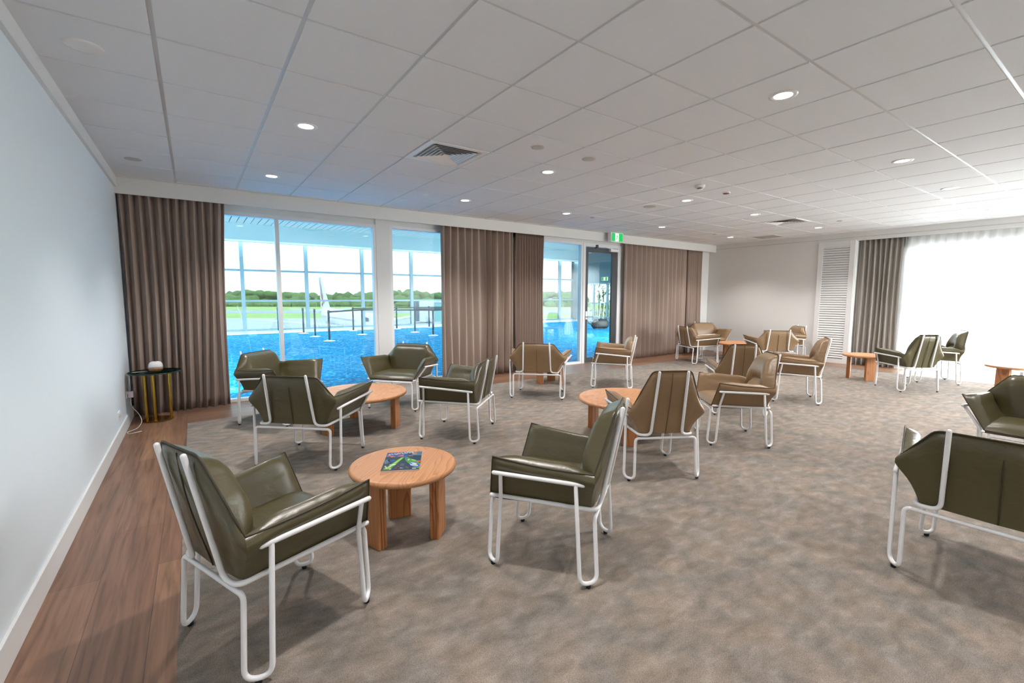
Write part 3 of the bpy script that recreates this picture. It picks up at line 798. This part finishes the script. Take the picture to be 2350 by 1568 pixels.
# ------------------------------------------------------------------ ceiling fittings
def downlight(x, y, label):
    t = thing('downlight', label, 'downlight', (x, y, CZ), 0, 'recessed ceiling downlights')
    b = MB(); b.lathe([(.060, .008), (.060, -.002), (.064, -.005), (.084, -.004), (.086, 0)], 36); v = b
    n = 36; me = lathe([(.054, -.002), (.060, -.0045), (.066, -.006), (.084, -.004), (.086, .002)], n)
    obj('trim_ring', me[0], me[1][:n*4], M['white_plastic'], t, True)
    v2, f2 = lathe([(.0001, -.0015), (.058, -.0025)], n)
    obj('lens', v2, f2[:n], M['lamp'], t, True)
    return t
DL = [(.79, 3.93, 'leftmost downlight, in the second ceiling column from the left wall'), (.78, 5.73, 'downlight nearest the left corner curtain'),
 (3.15, 3.86, 'downlight just below the two round ceiling sensors'), (3.13, 5.62, 'downlight above the wide middle curtain'), (4.92, 5.56, 'downlight left of the exit sign, above the narrow window beside the door'),
 (3.24, 1.55, 'largest and nearest downlight, alone at upper right'), (5.70, 1.58, 'downlight at right, largest of the three receding towards the sheer curtain'), (7.58, 1.62, 'downlight at right, middle one of the three receding towards the sheer curtain'),
 (9.96, 1.64, 'downlight at the right edge, smallest of the three receding towards the sheer curtain'), (5.61, 3.88, 'downlight below the smoke detector'), (7.43, 3.89, 'downlight left of the far square vent'), (7.32, 5.57, 'downlight right of the exit sign, above the wide right curtain'),
 (9.80, 3.91, 'downlight just beyond the far square vent, in front of the louvred panel'), (9.78, 5.63, 'downlight deepest in the far corner where the curtain wall meets the right wall')]
for x, y, l in DL: downlight(x, y, l)
def spot(x, y, e, col=(1, .955, .925)):
    l = bpy.data.lights.new('downlight_beam', 'SPOT'); l.energy = e; l.color = col; l.spot_size = R(118); l.spot_blend = .7; l.shadow_soft_size = .055
    o = bpy.data.objects.new('downlight_beam', l); C.objects.link(o); o.location = (x, y, CZ-.012); return o
SPOT = 118
for x, y, _ in DL: spot(x, y, SPOT)
for x in (.8, 3.2, 5.6, 7.5): spot(x, -.85, SPOT); spot(x, -2.7, SPOT)  # unseen spots behind the camera, added for fill; no fittings there
spot(.8, 1.56, SPOT)

def disc(name, label, cat, x, y, r, h, m, group=None):
    t = thing(name, label, cat, (x, y, CZ), 0, group)
    b = MB(); b.lathe([(0, -h), (r*.75, -h), (r*.97, -h*.6), (r, .004), (0, .004)], 28); b.build('cover', m, t, True)
    return t
WP = M['white_plastic']; gp = 'flush round ceiling discs'
grille = mat('speaker_grille', srgb(190, 188, 184), .6)
disc('ceiling_speaker', 'round white ceiling disc nearest the camera by the left wall', 'ceiling speaker', -.40, 3.38, .085, .006, WP, gp)
disc('ceiling_speaker', 'small round grey ceiling disc near the left corner', 'ceiling speaker', -.40, 5.80, .07, .006, grille, gp)
disc('ceiling_sensor', 'left one of two round grey ceiling sensors right of the near vent', 'ceiling sensor', 2.57, 3.29, .058, .008, grille, gp)
disc('ceiling_sensor', 'right one of two round grey ceiling sensors right of the near vent', 'ceiling sensor', 3.18, 3.28, .066, .008, grille, gp)
disc('ceiling_speaker', 'wide flat round ceiling disc between the smoke detector and the exit sign', 'ceiling speaker', 5.55, 4.44, .10, .006, grille, gp)
disc('ceiling_sprinkler', 'small white ceiling cap above the window right of the pier', 'ceiling sprinkler', 2.52, 5.61, .05, .006, WP, gp)
disc('ceiling_sprinkler', 'small ceiling cap just up and left of the exit sign', 'ceiling sprinkler', 5.51, 5.57, .045, .012, grille, gp)
disc('ceiling_sprinkler', 'small ceiling cap right of the far square vent', 'ceiling sprinkler', 9.24, 3.36, .045, .010, grille, gp)
disc('ceiling_sprinkler', 'small ceiling cap left of the far corner downlight', 'ceiling sprinkler', 9.07, 5.57, .045, .008, grille, gp)
t = thing('ceiling_indicator_light', 'tiny red indicator disc on the ceiling right of the smoke detector', 'indicator', (5.59, 3.30, CZ))
b = MB(); b.lathe([(0, -.012), (.045, -.012), (.05, .004), (0, .004)], 20); b.build('housing', WP, t, True)
b = MB(); b.lathe([(0, -.020), (.034, -.018), (.038, -.0125), (0, -.0125)], 20); b.build('red_cap', mat('red_cap', srgb(120, 40, 34), .5), t, True)
t = thing('smoke_detector', 'white dome smoke detector hanging from the ceiling', 'smoke detector', (4.98, 3.27, CZ))
b = MB(); b.lathe([(0, -.034), (.046, -.034), (.054, -.022), (.056, 0), (0, 0)], 28); b.build('base', WP, t, True)
b = MB(); b.lathe([(0, -.044), (.030, -.044), (.030, -.0345), (0, -.0345)], 24); b.build('vent_slots', M['dark'], t, True)
b = MB(); b.lathe([(0, -.056), (.020, -.055), (.034, -.0445), (0, -.0445)], 24); b.build('dome', WP, t, True)

def vent(i, j, label, flat=False):
    x, y = GX+GS*(i+.5), GY+GS*(j+.5); t = thing('air_vent', label, 'air vent', (x, y, CZ), 0, 'square ceiling vents')
    def ring(b, a0, z0, a1, z1):
        q = lambda a, z: [(-a, -a, z), (a, -a, z), (a, a, z), (-a, a, z)]
        b.add(q(a0, z0)+q(a1, z1), [(k, (k+1) % 4, 4+(k+1) % 4, 4+k) for k in range(4)])
    b = MB(); ring(b, .295, .004, .292, -.004); ring(b, .292, -.004, .245, -.004); ring(b, .245, -.004, .238, .02); b.build('frame', WP, t)
    b = MB(); b.add([(-.29, -.29, .10), (.29, -.29, .10), (.29, .29, .10), (-.29, .29, .10)], [(3, 2, 1, 0)]); ring(b, .29, .10, .29, .003); b.build('duct', M['dark'], t)
    if flat:
        b = MB()
        for k in range(22): xx = -.23+k*.0209; b.box(xx, -.24, .0, xx+.009, .24, .018)
        b.build('grille', grille, t)
    else:
        for k in range(6):
            a = .212-k*.036
            b = MB(); ring(b, a, -.004, a-.046, .042); b.cur = 1; ring(b, a+.003, -.004, a-.043, .042); b.cur = 0; ring(b, a, -.004, a+.003, -.004)  # dark second face of each blade: shade of the gaps put into its colour
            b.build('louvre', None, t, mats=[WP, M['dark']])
    return t
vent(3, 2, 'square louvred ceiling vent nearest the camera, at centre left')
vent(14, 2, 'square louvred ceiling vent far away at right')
vent(17, 4, 'flat grey return air grille in the far right corner of the ceiling', True)

# exit sign hung under the ceiling in front of the bulkhead
t = thing('exit_sign', 'green running man exit sign hanging above the glazed door', 'exit sign', (7.235, 6.62, 2.60))
b = MB(); b.box(-.20, -.012, -.085, .19, .012, .103); b.box(-.205, -.045, -.085, -.185, .045, .10); b.box(-.06, -.01, .10, .06, .01, CZ-2.60); b.build('housing', WP, t, bevel=.004)
b = MB(); b.box(-.172, -.0165, -.068, .172, -.0125, .092); b.build('face', M['green_lit'], t)
b = MB(); b.box(-.052, -.019, -.066, .052, -.0168, .088); b.build('door_symbol', M['white_lit'], t)
b = MB()
def limb(pts, w):
    for a, c in zip(pts, pts[1:]):
        a = Vector((a[0], 0, a[1])); c = Vector((c[0], 0, c[1])); d = (c-a).normalized(); n = Vector((-d.z, 0, d.x))*w/2; a = a-d*w*.3; c = c+d*w*.3
        q = [a+n, c+n, c-n, a-n]; b.add([(p.x, -.021, p.z) for p in q]+[(p.x, -.0195, p.z) for p in q], [(0, 1, 2, 3), (7, 6, 5, 4), (0, 4, 5, 1), (1, 5, 6, 2), (2, 6, 7, 3), (3, 7, 4, 0)])
v, f = [], []
hd = [(.014+.009*math.cos(2*PI*k/14), .058+.009*math.sin(2*PI*k/14)) for k in range(14)]
b.add([(x, -.021, z) for x, z in hd], [tuple(range(13, -1, -1))]); 
limb([(.008, .043), (-.006, -.005)], .016); limb([(.006, .04), (-.02, .038), (-.034, .018)], .008); limb([(.010, .036), (.028, .018), (.042, .012)], .008)
limb([(-.006, -.005), (-.018, -.028), (-.052, -.028)], .010); limb([(-.004, -.005), (.012, -.03), (.022, -.062)], .010)
b.build('running_figure', M['green_lit'], t)

# ------------------------------------------------------------------ departure hall seen through the glass
HX0, HX1, HY = -14, 19.5, 21.3
def st_box(name, m, *boxes):
    b = MB()
    for q in boxes: b.box(*q)
    return struct(b.build(name, m))
st_box('floor_hall', M['blue_carpet'], (HX0, 7.02, -.08, HX1, 19.3, -.002))
st_box('floor_hall_edge', M['pale_tile'], (HX0, 19.3, -.08, HX1, HY+.2, 0))
b = MB(); zc = 4.18
for k in range(int((HX1-HX0)/.235)): x = HX0+k*.235; b.box(x, 7.1, zc, x+.205, 20.55, zc+.02)
struct(b.build('ceiling_hall', M['slat']))
st_box('ceiling_hall_void', M['dark'], (HX0, 7.1, zc+.10, HX1, 21.5, zc+.14))
st_box('trim_hall_bulkhead', M['teal_paint'], (HX0, 20.55, 3.55, HX1, 20.75, 4.25))
st_box('trim_hall_rail', M['slat'], (HX0, 20.52, 3.50, HX1, 20.78, 3.56))
st_box('wall_hall_left', M['teal_paint'], (HX0-.2, 7.1, 0, HX0, HY, 4.3))
st_box('wall_hall_inner', M['teal_paint'], (HX0, 7.1, 2.75, HX1, 7.12, zc))
b = MB()
for k in range(-6, 8):
    x = 1.66+k*2.385; b.box(x-.065, HY-.10, 0, x+.065, HY+.06, 3.6)
for z in (2.44, 1.21): b.box(HX0, HY-.05, z-.04, HX1, HY+.03, z+.04)
b.box(HX0, HY-.08, 0, HX1, HY+.06, .06)
w4 = struct(b.build('window_4', M['mullion']))
obj('glass_pane', [(HX0, HY, .06), (HX1, HY, .06), (HX1, HY, 3.6), (HX0, HY, 3.6)], [(0, 1, 2, 3)], M['hall_glass'], w4)
# right end of the hall: drapes, glazed doors, planting beyond
st_box('wall_hall_right', M['drape'], (HX1, 7.1, 2.2, HX1+.2, 21.5, 4.3), (HX1, 7.1, 0, HX1+.2, 17.3, 2.2), (HX1, 20.6, 0, HX1+.2, 21.5, 2.2))
b = MB()
for y in (17.3, 18.4, 19.5, 20.55): b.box(HX1-.04, y, 0, HX1+.08, y+.07, 2.2)
b.box(HX1-.04, 17.3, 2.13, HX1+.08, 20.6, 2.2); b.box(HX1-.04, 17.3, 1.0, HX1+.08, 20.6, 1.05); b.box(HX1-.04, 17.3, 0, HX1+.08, 20.6, .25)
d2 = struct(b.build('door_2', M['mullion']))
obj('glass_pane', [(HX1+.02, 17.3, 0), (HX1+.02, 20.6, 0), (HX1+.02, 20.6, 2.13), (HX1+.02, 17.3, 2.13)], [(0, 1, 2, 3)], M['hall_glass'], d2)
t = thing('exit_sign', 'small green and white exit sign far off in the hall, seen through the door', 'exit sign', (HX1-.06, 18.6, 2.42))
b = MB(); b.box(-.02, -.22, -.1, .03, .22, .1); b.build('housing', M['white_lit'], t)
b = MB(); b.box(-.026, -.20, -.09, -.021, -.07, .09); b.box(-.026, .07, -.09, -.021, .2, .09); b.build('face', M['green_lit'], t)
# low planting outside those doors
rn = random.Random(9); b = MB()
for k in range(1500):
    p = Vector((rn.uniform(21.2, 22.6), rn.uniform(16.5, 22), rn.uniform(.0, 2.4))); a = rn.uniform(0, 2*PI); l = rn.uniform(.25, .55); d = Vector((math.cos(a)*l, math.sin(a)*l, rn.uniform(-.2, .35))); n = Vector((-math.sin(a), math.cos(a), 0))*.035
    b.add([p, p+d*.5+n, p+d, p+d*.5-n], [(0, 1, 2, 3)])
for k in range(14): y = 16.6+k*.4; b.tube([(21.9, y, 0), (21.9, y+.05, 1.8)], .03, 6)
tag(b.build('garden_plants', mat('plant_leaf', srgb(110, 150, 70), .6, var=(3, .4))), 'leafy green plants outside the hall doors', 'plants', kind='stuff')
st_box('ground_planter', M['apron'], (HX1+.2, 12, -.1, 24, 23, 0))
# black bag on an upright pale trolley in the hall
t = thing('luggage_trolley', 'black bag on a pale upright trolley standing on the blue hall carpet', 'luggage trolley', (14.15, 13.75, 0), R(-20))
b = MB(); b.lathe([(0, .06), (.24, .06), (.30, .16), (.29, .34), (.20, .46), (0, .48)], 20); b.v = [(x*1.35, y*.6, z) for x, y, z in b.v]; b.build('bag', M['rubber'], t, True)
b = MB()
for x in (.02, .2): b.tube([(x, .22, .05), (x+.12, .30, 1.15)], .018, 8)
b.tube([(.14, .30, 1.15), (.32, .30, 1.15)], .018, 8); b.build('handle', M['white_metal'], t, True)
b = MB(); b.tube([(-.62, .0, .42), (-.5, -.02, .28), (-.34, 0, .22), (-.2, 0, .2)], .03, 8, .05); b.build('strap', M['rubber'], t, True)
b = MB()
for x in (-.2, .25): b.lathe([(.0, -.02), (.05, -.02), (.05, .02), (0, .02)], 14, (x, .15, 0)); 
b.v = [(x, y, z+.05) for x, y, z in b.v]; b.build('wheels', M['rubber'], t)

# queue barrier posts
SP = [(2.76, 20.4, 'far left barrier post close to the hall glazing', None), (3.37, 18.65, 'barrier post farthest back in the left row, its base on blue carpet', None), (3.43, 16.93, 'second barrier post of the left row', None), (3.45, 15.0, 'nearest barrier post of the left row', (5.05, 16.88)),
      (5.29, 18.89, 'back barrier post just left of the white pier', (7.13, 18.9)), (5.05, 16.88, 'barrier post beside the white pier, holding a black belt', (7.08, 16.82)), (7.13, 18.91, 'back barrier post right of the white pier', (8.74, 19.13)),
      (7.08, 16.82, 'middle barrier post right of the white pier', (8.9, 17.0)), (8.74, 19.13, 'rearmost barrier post near the curtain edge', (11.0, 19.4)), (7.03, 15.05, 'nearest barrier post right of the white pier, by the curtain edge', (9.4, 15.3))]
SP[5] = (5.05, 16.88, SP[5][2], (7.03, 15.05))
proto_s = None
for x, y, lab, to in SP:
    if proto_s is None:
        t = thing('barrier_post', lab, 'barrier post', (x, y, 0), 0, 'queue barrier posts in the hall'); proto_s = t
        b = MB(); b.lathe([(0, .0), (.175, 0), (.175, .006), (.10, .02), (.03, .032), (0, .032)], 28); b.build('base', M['pale_tile'], t, True)
        b = MB(); b.lathe([(0, .03), (.032, .03), (.032, .90), (0, .90)], 16); b.build('post', M['black_metal'], t, True)
        b = MB(); b.lathe([(0, .86), (.037, .86), (.037, .955), (.03, .965), (0, .965)], 16); b.build('head', M['black_metal'], t, True)
    else: t = dup(proto_s, (x, y, 0), 0, lab)
    if to:
        d = Vector((to[0]-x, to[1]-y, 0)); n = Vector((-d.y, d.x, 0)).normalized()*.003; a = d.normalized()*.037; e = d-a; b = MB()
        q = [a-n, e-n, e+n, a+n]
        b.add([(p.x, p.y, .885) for p in q]+[(p.x, p.y, .935) for p in q], [(3, 2, 1, 0), (4, 5, 6, 7), (0, 1, 5, 4), (1, 2, 6, 5), (2, 3, 7, 6), (3, 0, 4, 7)])
        b.build('belt', M['belt'], t)

# ------------------------------------------------------------------ airfield
GZ = -6.61
f2 = Vector((math.sin(YAW), math.cos(YAW), 0)); rr2 = Vector((math.cos(YAW), -math.sin(YAW), 0))
def strip(name, m, d0, d1, z=GZ, half=700):
    q = [f2*d0-rr2*half, f2*d0+rr2*half, f2*d1+rr2*half, f2*d1-rr2*half]
    return struct(obj(name, [(p.x, p.y, z) for p in q], [(0, 1, 2, 3)], m))
strip('ground_apron', M['apron'], 24, 169); strip('ground_grass_near', M['grass'], 169, 220); strip('ground_taxiway', M['taxi'], 220, 267); strip('ground_grass_far', M['grass'], 267, 700)
b = MB()
def ground_line(p0, p1, w):
    a, c = Vector(p0), Vector(p1); d = (c-a).normalized(); n = Vector((-d.y, d.x))*w/2
    b.add([(q.x, q.y, GZ+.02) for q in (a-n, c-n, c+n, a+n)], [(0, 1, 2, 3)])
ground_line((-16, 150), (-2.5, 112), 1.1); ground_line((-2.5, 112), (6, 96), .7)
tag(b.build('painted_line', M['paint_white']), 'white painted guide line on the apron outside', 'painted line')
b = MB(); rn = random.Random(2)
import mathutils.noise as mno
def blob(c, rx, rz):
    bm = bmesh.new(); bmesh.ops.create_icosphere(bm, subdivisions=2, radius=1)
    vs = []
    for v in bm.verts:
        k = 1+.30*mno.noise(v.co*2.1+Vector(c)*.37)+.18*mno.noise(v.co*5+Vector(c)*.9); vs.append((c[0]+v.co.x*rx*k, c[1]+v.co.y*rx*k, c[2]+v.co.z*rz*k))
    fs = [tuple(v.index for v in f.verts) for f in bm.faces]; bm.free(); b.add(vs, fs)
for k in range(480):
    lat = rn.uniform(-340, 60); dep = rn.uniform(362, 400); p = f2*dep+rr2*lat; hh = (6.4 if dep < 372 else 10.2)+rn.uniform(-1.5, 1.8)+1.2*math.sin(lat*.05)
    r_ = rn.uniform(2.4, 5.0); blob((p.x, p.y, GZ+hh-2.6), r_, rn.uniform(2.4, 3.8)); 
for k in range(170):
    lat = rn.uniform(-340, 60); p = f2*rn.uniform(358, 364)+rr2*lat; blob((p.x, p.y, GZ+1.8), rn.uniform(3, 5), rn.uniform(2.2, 4))
tag(b.build('tree_line', M['tree'], None, True), 'dense band of green trees along the far side of the airfield', 'trees', kind='stuff')
b = MB(); p0 = f2*354-rr2*340; p1 = f2*354+rr2*60
for k in range(120): p = p0.lerp(p1, k/119); b.box(p.x-.04, p.y-.04, GZ, p.x+.04, p.y+.04, GZ+2.6)
for z in (.1, 2.5): b.tube([(p0.x, p0.y, GZ+z), (p1.x, p1.y, GZ+z)], .03, 5)
tag(b.build('perimeter_fence', M['slat']), 'pale wire perimeter fence in front of the trees', 'fence')

# parked airliner, nose towards the terminal
ap = thing('airliner', 'white passenger jet parked on the apron with spotted tail fin', 'aeroplane', (24.2, 71.5, GZ))
prof = [(0.05, 0), (.7, .5), (1.25, 1.5), (1.7, 3.2), (1.92, 5.5), (1.95, 9), (1.95, 27), (1.8, 31), (1.35, 35), (.8, 38.5), (.35, 40.6), (.1, 41.2)]
v = []; f = []; n = 28
for rr_, y in prof:
    up_ = 0 if y < 27 else (y-27)/14*1.45
    if y < 5.5: up_ = -.25*(1-y/5.5)
    for k in range(n): a = 2*PI*k/n; v.append((rr_*math.cos(a), y, 3.35+up_+rr_*1.02*math.sin(a)))
for i in range(len(prof)-1):
    for k in range(n): f.append((i*n+k, (i+1)*n+k, (i+1)*n+(k+1) % n, i*n+(k+1) % n))
obj('fuselage', v, f, M['plane'], ap, True)
def foil(name, pts, th, m, axis):
    """pts: outline (root le, tip le, tip te, root te)"""
    P = [Vector(p) for p in pts]; d = Vector((0, 0, th/2)) if axis == 'z' else Vector((th/2, 0, 0)); v = []
    for s in (1, -1): v += [p+d*s*(1 if i in (0, 3) else .35) for i, p in enumerate(P)]
    return obj(name, v, [(0, 1, 2, 3), (7, 6, 5, 4), (0, 4, 5, 1), (1, 5, 6, 2), (2, 6, 7, 3), (3, 7, 4, 0)], m, ap)
for s in (-1, 1):
    foil('wing', [(1.6*s, 13, 2.3), (17*s, 23.6, 3.9), (17*s, 25.2, 3.9), (1.6*s, 20.5, 2.3)], .55, M['plane'], 'z')
    foil('winglet', [(17*s, 23.7, 3.9), (17.7*s, 25.1, 6.3), (17.7*s, 25.7, 6.3), (17*s, 25.2, 3.9)], .12, M['plane'], 'x')
    foil('tailplane', [(.6*s, 34.2, 4.9), (6.8*s, 38.6, 5.3), (6.8*s, 40, 5.3), (.6*s, 38.4, 4.9)], .3, M['plane'], 'z')
    b = MB(); b.lathe([(.75, 0), (1.02, .3), (1.08, 1.4), (.95, 2.8), (.5, 3.8)], 20); b.v = [(x+4.9*s, z+11.2, y+1.7) for x, y, z in b.v]
    b.f = [tuple(reversed(q)) for q in b.f]; b.build('engine', M['plane'], ap, True)
foil('tail_fin', [(0, 32.6, 5.3), (0, 39.6, 12.5), (0, 41.4, 12.5), (0, 39.8, 5.5)], .4, M['plane'], 'x')
b = MB(); rn = random.Random(6)
for k in range(26):
    t_ = .08+.036*k*.98; y0 = lerp(33.6, 39.9, t_); y1 = lerp(39.6, 41.1, t_); y = rn.uniform(lerp(y0, y1, .25), lerp(y0, y1, .85)); z = lerp(5.6, 12.3, t_); r_ = .42*(1-.5*t_); b.cur = 0 if t_ < .55 else 1
    pts = [(-.245, y+r_*.8*math.cos(2*PI*q/10), z+r_*math.sin(2*PI*q/10)) for q in range(10)]; b.add(pts, [tuple(range(10))])
    b.add([(.245, p[1], p[2]) for p in pts], [tuple(range(9, -1, -1))])
b.build('tail_spots', parent=ap, mats=[M['red'], M['purple']])
b = MB()
for s in (-1, 1): b.add([(1.30*s, 2.0, 4.05), (1.62*s, 3.3, 4.1), (1.42*s, 3.3, 4.75), (1.05*s, 2.1, 4.55)], [(0, 1, 2, 3)]); 
b.v = [(x*1.04, y-.05, z) for x, y, z in b.v]; b.build('cockpit_window', mat('cockpit_glass', srgb(60, 76, 100), .2), ap)
for k in range(34):
    b = MB(); y = 7.2+k*.76
    for s in (-1, 1): b.box(min(1.93*s, 1.965*s), y, 3.75, max(1.93*s, 1.965*s), y+.22, 4.1)
    b.build('cabin_window', M['plane_text'], ap)
cu = bpy.data.curves.new('lettering', 'FONT'); cu.body = 'australia'; cu.size = 1.15; cu.extrude = .005; cu.space_character = 1.25
to = bpy.data.objects.new('lettering_curve', cu); C.objects.link(to); dg = bpy.context.evaluated_depsgraph_get(); dg.update()
me = bpy.data.meshes.new_from_object(to.evaluated_get(dg)); bpy.data.objects.remove(to); me.materials.append(M['plane_text'])
lo = bpy.data.objects.new('lettering', me); C.objects.link(lo); lo.parent = ap
lo.matrix_local = Matrix.Translation((-1.93, 18.2, 4.45)) @ Matrix.Rotation(-PI/2, 4, 'Z') @ Matrix.Rotation(R(68), 4, 'X')

jb = thing('jet_bridge', 'white and teal boarding bridge standing on the apron at the right of the jet', 'jet bridge', (25.6, 57.8, GZ), R(-35))
b = MB(); b.box(-.3, -1.4, 4.6, 1.6, 1.6, 7.4); b.build('cab', M['plane'], jb, bevel=.15)
b = MB()
for k in range(6): b.box(-1.3+k*.18, -1.3, 4.7, -1.18+k*.18, 1.3, 7.5-.06*abs(k-3))
b.build('canopy', M['bridge_grey'], jb)
b = MB(); b.box(1.6, -1.1, 4.7, 16, 1.1, 7.2); b.build('tunnel', M['teal_glass'], jb)
b = MB(); b.box(1.6, -1.2, 7.2, 16, 1.2, 7.4); b.box(1.6, -1.2, 4.5, 16, 1.2, 4.7)
for k in range(10): b.box(1.6+k*1.6, -1.16, 4.7, 1.7+k*1.6, -1.1, 7.2)
b.build('tunnel_frame', M['plane'], jb)
b = MB(); b.box(-1.6, -1.6, 4.25, 3.4, 1.9, 4.42); b.build('platform', M['bridge_grey'], jb)
b = MB()
for y in (-.9, .9): b.box(2.0, y-.2, .6, 2.4, y+.2, 4.3); 
for y in (-.9, .9): b.lathe([(0, -.2), (.55, -.2), (.55, .2), (0, .2)], 18, (0, 0, 0)); b.v = b.v[:-72]+[(2.2+z_*1.0, y+x_*.0+ (0), 0) if False else (2.2+x_, y+z_, .56+y_) for x_, y_, z_ in b.v[-72:]]
b.build('undercarriage', M['bridge_grey'], jb)

# ------------------------------------------------------------------ light
w = bpy.data.worlds.new('sky'); sc.world = w; w.use_nodes = True; nt = w.node_tree; bg = nt.nodes['Background']
tc = nt.nodes.new('ShaderNodeTexCoord'); sep = nt.nodes.new('ShaderNodeSeparateXYZ'); nt.links.new(tc.outputs['Generated'], sep.inputs[0])
r = ramp(nt, [(.485, (.36, .37, .365, 1)), (.50, (1, 1, 1, 1)), (.67, (.93, .97, 1, 1)), (1, (.74, .88, 1, 1))]); mr = nt.nodes.new('ShaderNodeMapRange'); mr.inputs['From Min'].default_value = -1; nt.links.new(sep.outputs['Z'], mr.inputs['Value']); nt.links.new(mr.outputs['Result'], r.inputs['Fac']); nt.links.new(r.outputs['Color'], bg.inputs['Color'])
bg.inputs['Strength'].default_value = 34.0
def area(name, loc, rot, sx, sy, e, col=(1, 1, 1), portal=False):
    l = bpy.data.lights.new(name, 'AREA'); l.shape = 'RECTANGLE'; l.size = sx; l.size_y = sy; l.energy = e; l.color = col
    o = bpy.data.objects.new(name, l); C.objects.link(o); o.location = loc; o.rotation_euler = rot
    if portal: l.cycles.is_portal = True
    return o
area('window_portal', (xw+.2, -.35, 1.2), (0, R(90), 0), 2.4, 6.6, 1, portal=True)
area('fill_window_portal', (9.7, YK-.2, 1.27), (R(90), 0, 0), 2.4, 2.35, 1, portal=True)  # portal for the added fill window
area('hall_portal', (2.7, HY+.3, 1.8), (R(-90), 0, 0), 33, 3.6, 1, portal=True)
for x in (-8, -2, 4, 10, 16):
    for y in (10, 14.5, 18.6):
        l = area('hall_ceiling_lamp', (x, y, zc-.02), (0, 0, 0), 1.2, .6, 19, (1, .98, .95))
sun = bpy.data.lights.new('sun', 'SUN'); sun.energy = 9.0; sun.angle = R(.6); so = bpy.data.objects.new('sun', sun); C.objects.link(so); so.rotation_euler = (R(35), R(-25), R(-35))

# ------------------------------------------------------------------ render look
vs = sc.view_settings; vs.view_transform = 'Standard'; vs.look = 'None'; vs.exposure = .6; vs.gamma = 1; vs.use_curve_mapping = False
cy = sc.cycles; cy.max_bounces = 10; cy.diffuse_bounces = 5; cy.glossy_bounces = 4; cy.transmission_bounces = 6; cy.transparent_max_bounces = 12; cy.sample_clamp_indirect = 8
cy.caustics_reflective = False; cy.caustics_refractive = False; cy.use_denoising = True
